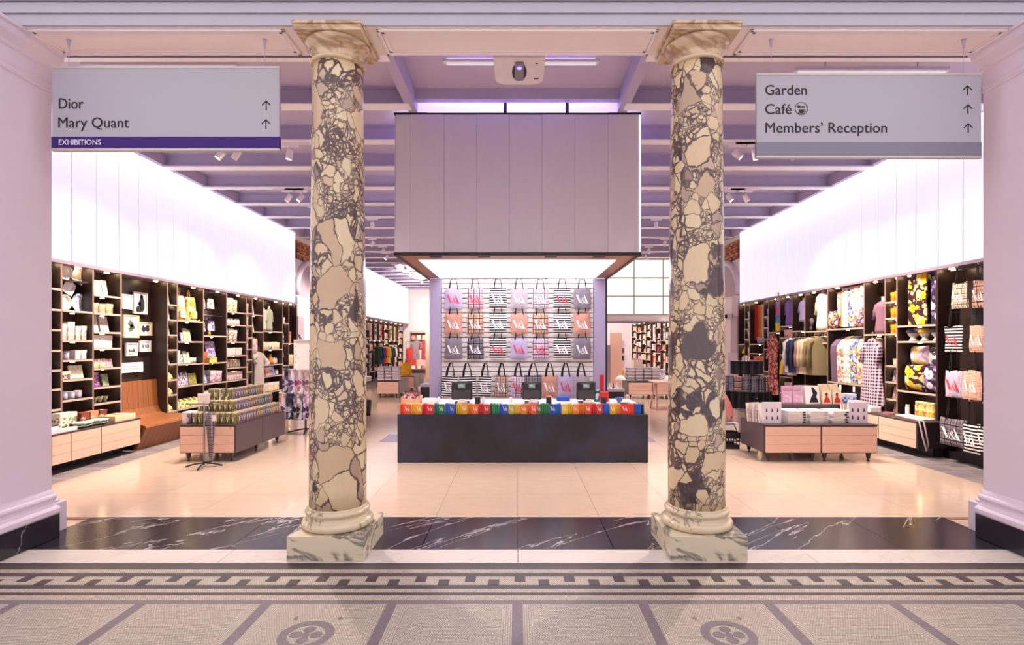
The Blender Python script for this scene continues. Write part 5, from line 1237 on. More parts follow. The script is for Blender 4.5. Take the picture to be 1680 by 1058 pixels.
MB().box(.0, 0, 0, .29, .02, 2.66).obj('side_cheek', M_shelf, R.r, (0, 1.57, 0))
# floral cloth bay
put(R, sh_drape(.36, .78, FY, 1.2, .012), 8.2, RS[1][0] + .01, 'yellow flowered cloth hanging in the bay beside the tote wall', 'cloth', 'flowered cloths')
put(R, sh_drape(.2, .74, FD, 1, .012), 7.82, RS[1][0] + .02, 'dark lilac flowered cloth hanging in the bay beside the tote wall', 'cloth', 'flowered cloths')
for k, (D_, hc, nm) in enumerate(((8.3, '2e2a4a', 'navy'), (8.06, 'd89a2a', 'mustard'), (7.82, '2a2438', 'dark'))):
    put(R, sh_head(.17, .2, 'd8cfc0', hc), D_, RS[1][1] + .002, nm + ' beanie on a head form under the flowered cloths', 'hat', 'beanies on head forms')
for k, (D_, z, p_, nm, wd) in enumerate(((8.22, RS[1][2] + .01, FY, 'yellow flowered', .4), (7.84, RS[1][2] + .01, FD, 'dark lilac flowered', .36), (8.25, RS[1][2] + .4, fabric('floral', 'c8a8c0', 'f0d070', 'f2e6f0', .06), 'lilac and yellow flowered', .36), (7.88, RS[1][2] + .38, fabric('floral', 'e8e2e0', '4a4048', 'b0a8b0', .06), 'white and grey flowered', .34))):
    put(R, sh_cushion(wd, .4 if k < 2 else .3, p_, .2), D_, z, nm + ' cushion in the floral cloth bay', 'cushion', 'cushions in the floral cloth bay', .1 if k < 2 else .2)
for k in range(5): put(R, sh_jar(.07, .24, ['e09020', 'e8a840', 'd85a20', 'a8b030', 'c87030'][k], 'f0d8a0'), 7.74 + .075 * k, .505, ['orange', 'amber', 'red', 'lime', 'rust'][k] + ' tall bottle on the low cabinet, floral cloth bay', 'bottle', None, .0)
put(R, sh_jar(.06, .16, 'e8e4dc', 'f4f0ea'), 8.25, .505, 'small white bottle on the cabinet under the cushions', 'bottle', None, .0)
# yellow boxes bay
for si in range(3): fr_(2, si, [('box', .02, .98, 2, .16, 'd8a81c', 'e0602a')])
fr_(2, 3, [('box', .2, .7, 1, .1, 'c8c0a8', 'e0dcc8')]); fr_(2, 4, [('book', .02, .98, 3, .18, 'e8dcc0', '8a6ab0')]); fr_(2, 5, [('book', .02, .98, 3, .18, 'e8d0b8', 'c05a40')])
fill(R, 2, 0, [('book', .1, .9, 2, .14, 'd8c890', '8a80b0')], 'on the cabinet top, yellow boxes bay, coat wall', .502)
# gingham dress bay
put(R, sh_torso(.42, .62, plain('8a6070', .75)), 8.96, RS[3][0] + .002, 'mauve blouse on a torso form above the gingham dress', 'mannequin')
o = put(R, sh_hang(.36, 1.1, fabric('gingham', 'dcc6d2', '421c38', s=.055), .55, .3), 8.98, .58, 'long burgundy gingham dress on a hanger', 'dress', None, -.06)
for k in range(2): put(R, sh_hang(.3, .5, plain(['d8b090', 'b87a50'][k], .8), .05, .3), 9.18 + .06 * k, 1.2, ['tan', 'brown'][k] + ' garment hanging behind the gingham dress', 'garment', None, .12)
MB().tube([(.15, 8.77 - RD[0], 1.76), (.15, 9.27 - RD[0], 1.76)], .01, 6).obj('hanging_rail', M_metal, R.r)
# fabric bay
for k, (f, c_, nm, wd) in enumerate(((9.47, FW[3], 'pink flowered', .28), (9.66, FW[0], 'coral flowered', .14), (9.8, FW[2], 'blue flowered', .13), (9.97, FW[1], 'pale green', .2), (10.1, plain('e09a40', .8), 'orange', .08), (10.2, fabric('floral', 'e8a0b0', 'b03a50', 'f0d8d0', .04), 'pink spotted', .12))):
    put(R, sh_drape(wd, .72 - .05 * (k > 3), c_, 1.2, .02), f, RS[4][0] + .03, nm + ' scarf hanging at the top of the fabric bay', 'scarf', 'scarves at the top of the fabric bay', .08 + .012 * k)
for k, (D_, p_) in enumerate(((10.22, fabric('floral', '5a3a5a', 'e0a040', 'e8d0d0', .04)), (9.44, fabric('floral', '6a4a6a', 'd88a50', 'd8c8e0', .04)))):
    put(R, sh_cushion(.26, .34, p_, .14), D_, RS[4][0] + .004, ['dark flowered', 'purple flowered'][k] + ' cushion on the top shelf of the fabric bay', 'cushion', None, .02)
for k, (f, c_, nm) in enumerate(((9.4, FW[3], 'peach flowered'), (9.6, FW[2], 'blue and gold flowered'), (9.8, FW[1], 'pale green printed'), (10.0, FW[0], 'pink printed'), (10.2, FW[4], 'plum'))):
    b = MB(); n = 7
    pr = [(-.1, 0), (-.13, .55), (-.12, .68), (-.02, .8), (.1, .86), (.1, 0)]
    b.prism([(y, z) for y, z in pr], -.092, .092, 'x')
    o = b.obj('fabric_length', c_); put(R, o, f, RS[4][1] + .004, nm + ' fabric length draped over the fabric bay step', 'fabric', 'fabric lengths in the fabric bay', .13)
for k, f in enumerate((9.55, 9.95)): put(R, MB().box(-.03, 0, 0, .03, .004, .1).obj('price_tag', plain('f2ece6')), f, RS[4][1] - .14, 'white price tag under the draped fabric lengths', 'price tag', None, -.012)
# coats
M_rail = M_metal
put(R, sh_torso(.46, .86, plain('ece0c8', .8, 0, .06)), 10.72, RS[5][0] + .002, 'cream coat on a torso form at the top of the coat wall', 'coat')
for k, D_ in enumerate((10.55, 10.9)):
    put(R, sh_head(.17, .16, 'e0cdb8'), D_, RS[5][1] + .002, 'head form under the straw hats on the coat wall', 'head form')
    put(R, sh_hat(.3, .12, 'd8b890'), D_, RS[5][1] + .12, 'straw hat with dark ribbon on a head form', 'hat')
for k, (D_, c_, nm) in enumerate(((10.6, '7a6a48', 'olive'), (10.73, '8a7450', 'khaki'), (10.86, 'd0b898', 'beige'), (10.99, 'dcc4a8', 'cream'), (11.1, 'b08878', 'dusty pink'), (11.3, '33355a', 'navy'), (11.45, '2a2c50', 'dark navy'), (11.6, 'e8e0dc', 'white'))):
    o = put(R, sh_hang(.42, .74, plain(c_, .85), .06, .72), D_, .98, nm + ' jacket on the long rail under the straw hats', 'jacket', 'jackets on the coat rail', .02, PI / 2 - .45 + .04 * k)
MB().tube([(.1, 10.4 - RD[0], 1.79), (.1, 11.7 - RD[0], 1.79)], .01, 6).obj('hanging_rail', M_metal, R.r)
put(R, sh_torso(.34, .5, plain('b8a8d8', .8)), 11.46, RS[6][0] + .2, 'lilac baby jacket on a small torso form', 'jacket'); put(R, sh_torso(.3, .3, plain('8a7a80', .8)), 11.3, RS[6][0] + .002, 'grey baby top beneath the lilac jacket', 'garment')
for k in range(3): put(R, sh_drape(.08, .24, plain(['2a2830', '8a7068', 'd8c8c0'][k], .8), 1, .01), 11.35 + .12 * k, RS[6][1] + .01, ['black', 'brown', 'cream'][k] + ' scarf below the lilac baby jacket', 'scarf')
# purple dress bay and on
put(R, sh_torso(.42, .66, plain('8a6ac0', .75)), 12.0, RS[7][0] + .002, 'purple dress on a torso form high on the coat wall', 'dress')
fr_(7, 1, [('box', .03, .95, 1, .16, 'e8b0b0', 'c8707a')]); fr_(7, 2, [('book', .03, .75, 3, .27, 'c8b0b0', '7a5a5a')])
for k in range(4): put(R, sh_hang(.22, .34, plain(['e0c81e', 'a08070', '8a6a60', 'e8dcd4'][k], .8), .5, 0, False), 12.15 - .12 * k, RS[7][3] + .04, ['yellow', 'mauve', 'brown', 'white'][k] + ' tasselled scarf under the pink box, purple dress bay', 'scarf', None, .04)
fr_(7, 4, [('box', .05, .9, 3, .22, 'd8c0c0', '8a7080')])
for k, c_ in enumerate(('e8d030', '4a9ad8', 'd85aa8', 'b88ad0', 'efe0c0')): put(R, sh_drape(.2, .19, plain(c_, .8), 1, .01), 12.45, RS[8][0] + .02 + .175 * k, ['yellow', 'blue', 'magenta', 'lilac', 'cream'][k] + ' cloth panel stacked above the floral dress', 'cloth', None, .06 + .002 * k)
put(R, sh_hang(.34, 1.4, fabric('floral', '7a2f38', 'e8b0a8', 'd8705a', .03), .3, .35), 12.52, .42, 'long red floral dress on a hanger, coat wall', 'dress', None, -.03)
for si in range(4): fr_(9, si, [('box', .05, .95, 1, .18, 'a8b0e8', '6a70c8')])
fr_(9, 4, [('book', .1, .9, 1, .22, 'e0d8e0', '8080b0')]); fr_(9, 5, [('box', .1, .9, 1, .24, '8a90b0', 'd8c8d0')])
for k, c_ in enumerate(('f0e0c0', 'f0dcb0', 'f2e4c8', 'f0a050', 'e87828', 'd8301e', 'b8204a')):
    put(R, sh_drape(.1, .88, plain(c_, .8, 0, .05), .8, .018), 13.16 + .098 * k, RS[10][0] + .1, ['cream', 'pale gold', 'ivory', 'peach', 'orange', 'red', 'crimson'][k] + ' scarf in the rainbow row high on the coat wall', 'scarf', 'rainbow scarves')
put(R, sh_cushion(.5, .2, fabric('vstripes', '2a2230', 'efe6ea', s=.05), .14), 13.45, RS[10][0] + .002, 'zebra striped cushion under the rainbow scarves', 'cushion'); put(R, sh_cushion(.2, .18, plain('6a3aa0', .8), .1), 13.2, RS[10][1] + .002, 'purple cushion under the zebra cushion', 'cushion')
fr_(10, 2, [('box', .05, .95, 2, .1, 'c83a30', 'e88a60')]); fr_(10, 3, [('box', .05, .95, 3, .2, 'd8d8c0', '6a9a60')]); fr_(10, 4, [('box', .05, .95, 3, .2, '8a90a8', 'd8d0c0')])
for si in range(3): fr_(11, si, [('box', .05, .95, 1, .18, 'c8dcd0', '8ab8a0')])
for si in (3, 4, 5): fr_(11, si, [('box', .05, .95, 1, .2, 'e0c8b0', 'a87850')])
put(R, sh_drape(.22, 1.15, fabric('floral', 'e8e4e0', '5a5058', 'b8b0b0', .05), 1, .02), 14.3, RS[12][0] + .02, 'tall black and white patterned scarf in the far bay', 'scarf'); put(R, sh_heap(.2, .2, plain('d8b820', .8)), 14.35, RS[12][0] - .25, 'yellow knitted heap under the tall patterned scarf', 'knitwear'); put(R, sh_hang(.34, .6, plain('e8c8b0', .8), .1, .6), 14.35, .7, 'peach shirt hanging under the yellow knitted heap', 'shirt')
base_cabinet(1, 7.535, 10.2, [8.32, 8.6, 9.4], 'low oak drawer cabinet below the flowered cushions')
def on_rcab(o, X, D, base, cat, drz=0, z=.502): o.location = (X, D, z); o.rotation_euler.z = -PI / 2 + drz; item(o, base, cat)
on_rcab(sh_book(.3, .22, 'efe6d8', 'd8c8b0', 1.5), 5.75, 7.8, 'large open book lying on the cabinet beside the tote wall', 'book', .1)
on_rcab(sh_book(.26, .2, 'e8dcd8', 'c8a8b0', 1.5), 5.8, 8.15, 'pale magazine lying on the cabinet below the bottles', 'magazine', -.2)
on_rcab(sh_book(.22, .18, '6a3a40', 'a86a60', 1.5), 5.74, 8.42, 'dark red book lying on the low oak cabinet', 'book', .2)
for k in range(2): on_rcab(MB().box(-.09, -.09, 0, .09, .09, .1, bev=.01).obj('gift_box', plain('f4eeea', .4)), 5.7, 8.62 + .24 * k, 'white square box on the cabinet beside the gingham dress', 'box')
on_rcab(sh_heap(.3, .16, plain('e0c8a8', .8)), 5.75, 9.3, 'beige folded knit heap at the table end of the cabinet', 'knitwear')
# strap loop of a bag hanging at the cabinet end
MB().tube([(5.66, 7.6, .508), (5.63, 7.52, .52), (5.63, 7.45, .3), (5.66, 7.42, .12), (5.7, 7.44, .2), (5.68, 7.5, .52), (5.7, 7.6, .508)], .012, 6).obj('wrist_strap', plain('a89a98', .6)); tag(C.objects['wrist_strap'], 'grey strap loop hanging off the cabinet corner beside the totes', 'strap')
# ================================================================== WIDE TABLE: riser, books, stacks
TZ = .507
rs = tag(MB().box(-.48, 0, 0, .48, .26, .22, bev=.004).obj('riser_box', M_lam, None, (4.275, 7.74, TZ)), 'brown riser box at the back of the wide oak table', 'riser')
def tb(o, x, D, z, base, cat, group=None, rz=0):
    o.location = (x, D, z); o.rotation_euler.z = rz; item(o, base, cat, group); return o
RZ = TZ + .222
for j in range(2):
    for i in range(2):
        tb(sh_box(.14, .18 + .07 * j, 'd8a8c0', 'e8c4d4', .03), Xat(1291 + 17 * i, 7.8) + .02 * j, 7.8 + .06 * j, RZ, 'pink boxed book in the %s row on the riser' % ['front', 'back'][j], 'book', 'pink boxed books on the riser')
for k in range(6): tb(sh_book(.2, .26, 'eee8e6', 'e0d8d8', .1), Xat(1318 + 2.2 * k, 7.86), 7.92 - .022 * k, RZ, 'white art book behind the black figure cover on the riser', 'book', 'white art books on the riser', .25)
o = tb(sh_book(.22, .26, 'f2eeee', 'f2eeee', .12), Xat(1333, 7.78), 7.78, RZ, 'white art book with bold black figure on its cover', 'book', None, .12)
MB().prism([(-.05, .02), (.09, .02), (.06, .1), (.08, .16), (.02, .24), (-.01, .23), (.01, .14), (-.02, .1)], -.0125, -.0115, 'y', M=Matrix.Rotation(-.12, 4, 'X')).obj('printed_figure', M_black, o)
for j in range(3):
    for i in range(2):
        o = tb(sh_book(.135, .2 + .04 * j, 'eedfc0', 'e8d4b0', .14), Xat(1356.5 + 17 * i, 7.78) + .01 * j, 7.78 + .055 * j, RZ, 'cream book with red figure, %s row on the riser' % ['front', 'middle', 'back'][j], 'book', 'cream red figure books on the riser')
        MB().prism([(-.05, .02), (.05, .02), (.035, .07), (.012, .1), (.02, .13), (0, .155), (-.02, .13), (-.012, .1), (-.035, .07)], -.0125, -.0115, 'y', M=Matrix.Rotation(-.14, 4, 'X')).obj('printed_figure', plain('c8282a', .5), o)
        MB().lathe([(0, 0), (.016, 0)], 10, M=Matrix.Rotation(-.14, 4, 'X') @ Matrix.Translation((0, -.013, .145)) @ Matrix.Rotation(PI / 2, 4, 'X')).obj('printed_head', plain('3a2020', .5), o)
tb(sh_box(.17, .14, 'c8d0e8', '3a58b0', .12), Xat(1394, 7.8), 7.84, RZ, 'blue patterned box at the cabinet end of the riser', 'box')
tb(sh_box(.16, .05, 'efe6dc', 'd8c8c0', .12), Xat(1402, 7.75), 7.72, RZ - .0, 'flat cream box at the cabinet end of the riser', 'box')
tb(sh_heap(.2, .1, plain('d8c0a0', .8)), 4.3, 7.9, RZ + .275 * 0 + .0, 'beige soft toy lying between the riser books', 'toy')
for s_, (x0, x1) in enumerate(((1291, 1322), (1327, 1357), (1364, 1391))):
    x = (Xat(x0, 7.4) + Xat(x1, 7.4)) / 2; wd = Xat(x1, 7.4) - Xat(x0, 7.4)
    for k in range(5):
        r = thing('book', 'thick white book, %s up in the %s flat stack on the wide table' % (ORD[k], ORD[s_]), 'book', (x + .008 * math.sin(k * 3 + s_), 7.36 + .006 * math.cos(k * 2), TZ + k * .034), .02 * math.sin(k * 5 + s_), 'white books in flat stacks')
        MB().box(-wd / 2, 0, 0, wd / 2, .33, .003).box(-wd / 2, 0, .03, wd / 2, .33, .033).box(-wd / 2, 0, .003, -wd / 2 + .003, .33, .03).obj('cover', plain('f0eaec', .35, 0, .02), r)
        MB().box(-wd / 2 + .003, .004, .003, wd / 2 - .005, .326, .03).obj('pages', M_page, r)
        MB().box(wd / 2 - .06, -.0015, .006, wd / 2 - .02, 0, .027).obj('spine_mark', plain(['2a2428', 'd8c8cc', '2a2428'][s_], .5), r)
def figure_book(x, D, label, rz=0):
    r = sh_box(.25, .29, 'e0d8e4', 'e4dce8', .03); tb(r, x, D, TZ, label, 'book', None, rz)
    for i in range(3):
        for j in range(2): MB().prism([(-.012, 0), (.012, 0), (.008, .035), (0, .06), (-.008, .035)], -.0165, -.0155, 'y').obj('printed_figure', plain(['2a2438', '3a3a5a', '4a2a3a'][i], .5), r, (-.075 + .075 * i, 0, .05 + .11 * j if (i + j) % 2 else .06 + .1 * j))
    return r
figure_book(Xat(1266, 7.36), 7.36, 'pale lilac book printed with small figures at the column end of the table')
for k in range(5): tb(sh_book(.22, .26, ['efe6e0', 'd8b8b0', 'e8e0e0', 'c8b0b8', 'f0e8e0'][k], 'f2e8e0', .12), Xat(1243 + 2.4 * k, 7.5), 7.62 - .045 * k, TZ, ['ivory', 'dusty pink', 'pale grey', 'mauve', 'off-white'][k] + ' book leaning in the row behind the figure book', 'book', None, .35)
figure_book(Xat(1411, 7.36) - .02, 7.38, 'pale lilac book printed with small figures at the cabinet end of the table', -.1)
for k in range(4): tb(sh_book(.18, .25, ['e8c8b8', 'd8b8a0', 'c89888', 'efe0d8'][k], 'f2e0d4', .1), Xat(1397 + 2 * k, 7.45), 7.55 - .035 * k, TZ, ['peach', 'tan', 'terracotta', 'blush'][k] + ' book leaning in the row at the cabinet end', 'book', None, .3)
tb(MB().box(-.07, -.004, 0, .07, .004, .22).box(-.07, -.03, 0, .07, .04, .006).obj('text_stand', plain('f0e8e6', .4)), Xat(1272, 7.7), 7.7, TZ + .02, 'upright white text card behind the figure book', 'card')

# ================================================================== FREE STANDING RACKS
def rack(x, D, tiers, label, h=1.1):
    r = thing('accessory_rack', label, 'rack', (x, D, 0))
    MB().tube([(0, 0, .02), (0, 0, h)], .02, 8).obj('pole', M_metal, r)
    for a in (.3, 1.87, 3.44, 5.0): MB().tube([(0, 0, .06), (.16 * math.cos(a), .16 * math.sin(a), .04), (.3 * math.cos(a), .3 * math.sin(a), .01)], .014, 6).obj('foot', M_dark, r)
    for R_, z in tiers:
        MB().tube([(R_ * math.cos(k * PI / 8), R_ * math.sin(k * PI / 8), z) for k in range(17)], .008, 6).obj('ring', M_metal, r)
        for a in (0, PI / 2): MB().tube([(-R_ * math.cos(a), -R_ * math.sin(a), z), (R_ * math.cos(a), R_ * math.sin(a), z)], .006, 6).obj('spoke', M_metal, r)
    return r
RX, RDp = -3.85, 9.75
rack(RX, RDp, [(.34, 1.14), (.4, .72)], 'round scarf rack standing past the tin table', 1.25)
pats = [('grey and black', fabric('floral', '8a8088', '2a2428', 'd8d0d4', .05)), ('lilac flowered', fabric('floral', 'e0cfe0', '6a4a80', 'f2e6ee', .05)), ('purple flowered', fabric('floral', 'b89ac0', '4a2a60', 'f0e0e8', .05)), ('pink and white', fabric('floral', 'f0d8e0', 'b85a80', 'f6f0f2', .05)), ('slate', fabric('floral', '5a5a70', 'c0c0d0', '2a2838', .05)), ('cream flowered', fabric('floral', 'efe4dc', '9a6a80', 'd8b0b8', .05))]
for tier, (R_, z, ln) in enumerate(((.34, 1.14, .42), (.4, .72, .46))):
    for k in range(9):
        a = -PI + (k + .5) * (PI * 1.05 / 9); x, y = R_ * math.cos(a), R_ * math.sin(a)
        nm, pt = pats[(k * 2 + tier * 3 + k // 3) % 6]
        o = sh_drape(.15, ln, pt, 1.5, .03); o.location = (RX + x, RDp + y, z - ln + .015); o.rotation_euler.z = a + PI / 2
        item(o, '%s scarf looped on the %s ring of the round scarf rack' % (nm, ['upper', 'lower'][tier]), 'scarf', 'scarves on the round rack')
o = sh_drape(.3, .52, fabric('dots', 'f2ecea', '7a6a90', s=.04), .5, .01); o.location = (-3.72, 9.3, 1.15); item(o, 'white spotted cloth hanging above the round scarf rack', 'cloth'); 
MB().tube([(0, 0, .5), (-.08, 0, .62), (-.1, .45, .1)], .007, 6).tube([(0, 0, .5), (.1, .45, .1)], .006, 6).obj('hanger', M_dark, o)
# coat-side rack
QX, QD = 3.9, 9.15
rack(QX, QD, [(.22, 1.3), (.3, 1.02), (.36, .78)], 'tiered rack of black and plaid scarves behind the wide table', 1.4)
for tier, (R_, z, ln, pt, nm, n) in enumerate(((.22, 1.3, .22, plain('1c171c', .85), 'black', 7), (.3, 1.05, .26, PAT['grey plaid'], 'grey plaid', 9), (.36, .8, .28, plain('181418', .85), 'black fringed', 11))):
    for k in range(n):
        a = -PI * 1.08 + (k + .5) * (PI * 1.16 / n); o = sh_drape(.12, ln, pt if k % 4 != 2 or tier != 1 else PAT['brown plaid'], 1.5, .025)
        o.location = (QX + R_ * math.cos(a), QD + R_ * math.sin(a), z - ln + .01); o.rotation_euler.z = a + PI / 2
        item(o, '%s scarf on the %s ring of the tiered rack' % (nm, ['top', 'middle', 'lowest'][tier]), 'scarf', 'scarves on the tiered rack')
tote('black and white striped', 'w', 'striped tote bag hanging low on the tiered rack', (QX - .05, QD - .42, .3), 0, None, 61, .3, .3, .12, .1, .2)
# shopping basket
r = thing('shopping_basket', 'black plastic shopping basket on the floor behind the blotched column', 'basket', (3.2, 8.3, 0))
m = MB(); q0, q1 = (.17, .13), (.21, .16)
def side(z): u = z / .24; return q0[0] + (q1[0] - q0[0]) * u, q0[1] + (q1[1] - q0[1]) * u
m.box(-.17, -.13, 0, .17, .13, .012)
for z0, z1 in ((0, .06), (.11, .125), (.16, .24)):
    a, b_ = side(z1); 
    m.box(-a, -b_, z0, a, -b_ + .008, z1).box(-a, b_ - .008, z0, a, b_, z1).box(-a, -b_, z0, -a + .008, b_, z1).box(a - .008, -b_, z0, a, b_, z1)
m.obj('basket_body', M_dark, r)
m = MB()
for k in range(9):
    x = -.17 + k * .0425; m.box(x - .006, -.152, .05, x + .006, -.146, .17).box(x - .006, .146, .05, x + .006, .152, .17)
m.obj('lattice', M_dark, r)
MB().tube([(-.2, 0, .24), (-.15, 0, .36), (.15, 0, .36), (.2, 0, .24)], .009, 6).obj('handle', M_dark, r)

# ================================================================== FAR SHELVING AND TABLES
FD_ = [20.4, 21.4, 22.1, 22.9, 23.7, 24.6, 25.5, 26.5, 27.5, 28.6]
for sx, nm in ((-1, 'bench'), (1, 'coat')):
    Wl = Wall(sx, FD_, 'far dark shelving beyond the arch on the %s side' % nm, 'far %s wall' % nm, 6.1, .29, 2.62)
    rnd = random.Random(5 + sx)
    for b_ in range(len(FD_) - 1):
        zs = sorted([rnd.choice([2.2, 2.3]), rnd.choice([1.85, 1.95]), rnd.choice([1.5, 1.6]), 1.2, .85, .45], reverse=True)
        cloth = rnd.random() < .5
        if cloth: zs = [1.75, 1.35, .45]
        Wl.shelves(b_, zs)
        for si, z in enumerate(zs):
            top = (zs[si - 1] if si else 2.6) - z - .06
            D = FD_[b_]; wd = FD_[b_ + 1] - D - .1
            where = 'on %s shelf, %s bay beyond the arch, %s side' % (ORD[si], ORD[b_], nm)
            if top > .55:
                for k in range(3):
                    c_ = rnd.choice(['efe6e0', 'e08a30', 'd8c8d8', '4a5a9a', 'c83a30', 'e8d8b8', '6a4a60', '8a9a60', 'e0b830'])
                    o = sh_drape(wd / 3 * .85, top * .9, fabric('floral', c_, rnd.choice(['efe0d0', '3a3a5a', 'd86a3a']), 'f0e8e0', .12), 1.2, .02)
                    put(Wl, o, D + .08 + wd / 3 * (k + .5), z + .005, cname(c_) + ' printed cloth ' + where, 'cloth')
            else:
                n = 3
                for k in range(n):
                    kind = rnd.choice(['box', 'book', 'box', 'jar', 'folded'])
                    c_ = rnd.choice(['efe6e0', 'e8d8c0', 'd8b8a0', 'c8c890', 'e0c0b8', 'b0b0c8', 'd88a40', 'a8506a', 'f0e8e0', 'efe0d0'])
                    h_ = min(top * .85, rnd.uniform(.14, .28)); ww = wd / n * .82
                    o = sh_folded(ww, h_, c_) if kind == 'folded' else SHAPES[kind][0](ww if kind != 'jar' else .14, h_, c_, 'efe0d0')
                    put(Wl, o, D + .06 + wd / n * (k + .5), z + .002, cname(c_) + ' ' + {'box': 'gift box', 'book': 'book', 'jar': 'jar', 'folded': 'folded textile'}[kind] + ' ' + where, kind if kind != 'folded' else 'textile')
    if sx < 0:
        for k in range(9):
            c_ = ['3a5a4a', '2a3a8a', 'b83a30', 'd8a030', 'e0c060', '3a3438', '2e2a30', 'efe6e0', '2a2830'][k]
            put(Wl, sh_hang(.4, .75, plain(c_, .85), .1, .6), 23.0 + .42 * k, .72, ['green', 'blue', 'red', 'amber', 'gold', 'charcoal', 'black', 'white', 'ink'][k] + ' shirt on the far rail beyond the arch', 'shirt', 'shirts on the far rail', -.05, PI / 2 - .3)
def stack(x, D, w_, n, h, col, base, group):
    for k in range(n):
        o = MB().box(-w_ / 2, -.16, 0, w_ / 2, .16, h * .93, bev=h * .3).obj('folded_textile', plain(col if k % 2 else 'd2c8ce', .85)); o.location = (x + .006 * math.sin(k * 4), D, .506 + .02 + k * h); item(o, base + ', %s up' % ORD[k], 'textile', group)  # alternate pieces lightened, standing in for shaded gaps between the layers
for i in range(3): stack(-4.04 + .22 * i, 15.98, .2, 8, .05, ['b0a4ac', 'a2969e', 'b8acb4'][i], 'grey folded textile in the %s pile, far table on column side' % ORD[i], 'grey textiles on the far column side table')
for i in range(4): stack(3.3 + .24 * i, 15.72, .22, 8, .048, ['a59aa2', '9a8f98', '8a8088', 'a89ca6'][i], 'grey folded textile in the %s pile, far table beyond the counter' % ORD[i], 'grey textiles on the far counter side table')
o = MB().box(-.14, -.015, 0, .14, .015, .36, 0, Matrix.Rotation(-.15, 4, 'X')).obj('picture_card', cover('efe6e8', '8a7a90', .06)); tb(o, 4.2, 15.7, .507, 'tilted white picture card beside the grey piles', 'card')
o = sh_backpack(.34, .45, plain('e0a820', .8), 'c89018'); tb(o, -3.72, 17.95, .525, 'mustard yellow bag standing on the farther oak table', 'bag')
def trestle(x, D, label, w_=.9, h=.72):
    r = thing('trestle_table', label, 'table', (x, D, 0))
    MB().box(-w_ / 2, -.35, h - .03, w_ / 2, .35, h, bev=.004).obj('tabletop', M_oak, r)
    for sx in (-1, 1):
        for sy in (-1, 1): MB().tube([(sx * (w_ / 2 - .1), sy * .05, h - .03), (sx * (w_ / 2 - .05), sy * .32, 0)], [.025, .018], 8).obj('leg', M_oak, r)
    return r
trestle(-4.2, 13.2, 'pale wooden trestle table half hidden by the fine veined column', 1.0, .7); trestle(3.75, 13.2, 'pale wooden trestle table half hidden by the blotched column', .9, .68)
for k in range(4): tb(sh_folded(.24, .08 + .03 * (k % 2), ['f2ecea', 'd8ccd0', 'efe6e4', 'b8aab0'][k], 3), -4.45 + .25 * k, 13.05, .702, ['white', 'pale grey', 'ivory', 'grey'][k] + ' folded cloth on the trestle table by the fine veined column', 'textile')
for k in range(3): tb(MB().box(-.1, -.08, 0, .1, .08, .16 + .03 * k, bev=.005).obj('gift_box', plain(['f2eeec', 'e8e0e4', 'cfc4cc'][k])), -4.4 + .27 * k, 13.32, .702, ['white', 'pale', 'grey'][k] + ' carton at the back of the trestle table', 'box')
tb(sh_heap(.6, .14, fabric('floral', 'f0e6e0', 'd8c8c0', 'f6f0ea', .06)), 3.8, 13.1, .682, 'cream cloth heap on the trestle table by the blotched column', 'cloth')
r = thing('waste_bin', 'dark bin under the trestle table by the fine veined column', 'bin', (-3.42, 12.0, 0)); MB().lathe([(.13, 0), (.16, .34), (.15, .34), (.12, .02)], 16).obj('bin', M_dark, r)
tb(sh_heap(.4, .3, plain('2e2428', .8)), -4.1, 13.15, .2, 'black bag slung under the trestle table', 'bag'); PENDING[-1][0].location.z = .0
for k in range(6):
    c_ = ['f0e8e6', 'efe6c8', 'd8e0a0', 'e8e0e4', 'd8c0a0', 'e8e4e0'][k]
    tb(sh_heap(.34, .18, plain(c_, .8)), 3.1 + .28 * k, 16.15, .507, ['white', 'cream', 'lime', 'lilac white', 'tan', 'pearl'][k] + ' soft goods heap behind the grey piles', 'textile')
# far back pieces
r = thing('bookcase', 'pale far bookcase on the end wall beside the lavender pier', 'bookcase', (Xat(686, 29), 29.2, 0))
for x in (-.48, .46): MB().box(x, 0, 0, x + .02, .5, 2.3).obj('side', M_lip, r)
for k in range(6): MB().box(-.48, 0, .2 + .4 * k, .48, .5, .23 + .4 * k).obj('shelf', M_lip, r)
MB().box(-.48, .45, 0, .48, .5, 2.3).obj('back', plain('c8b8b0', .6), r)
for k in range(15):
    c_ = ['efe6e0', 'e0c8b8', 'd86a5a', 'c8d0c8', 'e8d8a0'][k % 5]
    tb(sh_box(.2, .26, c_, 'f2e8e0', .2), Xat(686, 29) - .3 + .3 * (k % 3), 29.35, .232 + .4 * (k // 3), '%s box in the far pale bookcase' % cname(c_), 'box', 'boxes in the far bookcase')
for k in range(4):
    o = sh_hang(.45, .9, plain(['c83a3a', '8a7a80', 'd8b8a8', 'a83a4a'][k], .8), .3, .4); tb(o, Xat(676 + 7 * k, 26), 26, .55 + .3 * (k % 2), ['red', 'grey', 'blush', 'crimson'][k] + ' dress on the far floor rail near the end wall', 'dress')
r = thing('clothes_rail', 'slim far clothes rail near the end wall', 'rail', (Xat(686, 26), 26.05, 0))
MB().tube([(-.6, 0, 0), (-.6, 0, 1.7), (.6, 0, 1.7), (.6, 0, 0)], .015, 6).obj('frame', M_metal, r)
tag(MB().box(0, 0, 0, .5, .06, 2.6).obj('oak_panel', M_oak, None, (Xat(698, 25), 25, 0)), 'pale oak panel behind the lavender pier, column side', 'panel')
tag(MB().box(0, 0, 0, .48, .06, 2.05).obj('oak_panel', M_oak, None, (Xat(1001, 22), 22, 0)), 'tall pale oak panel behind the display wall edge', 'panel')
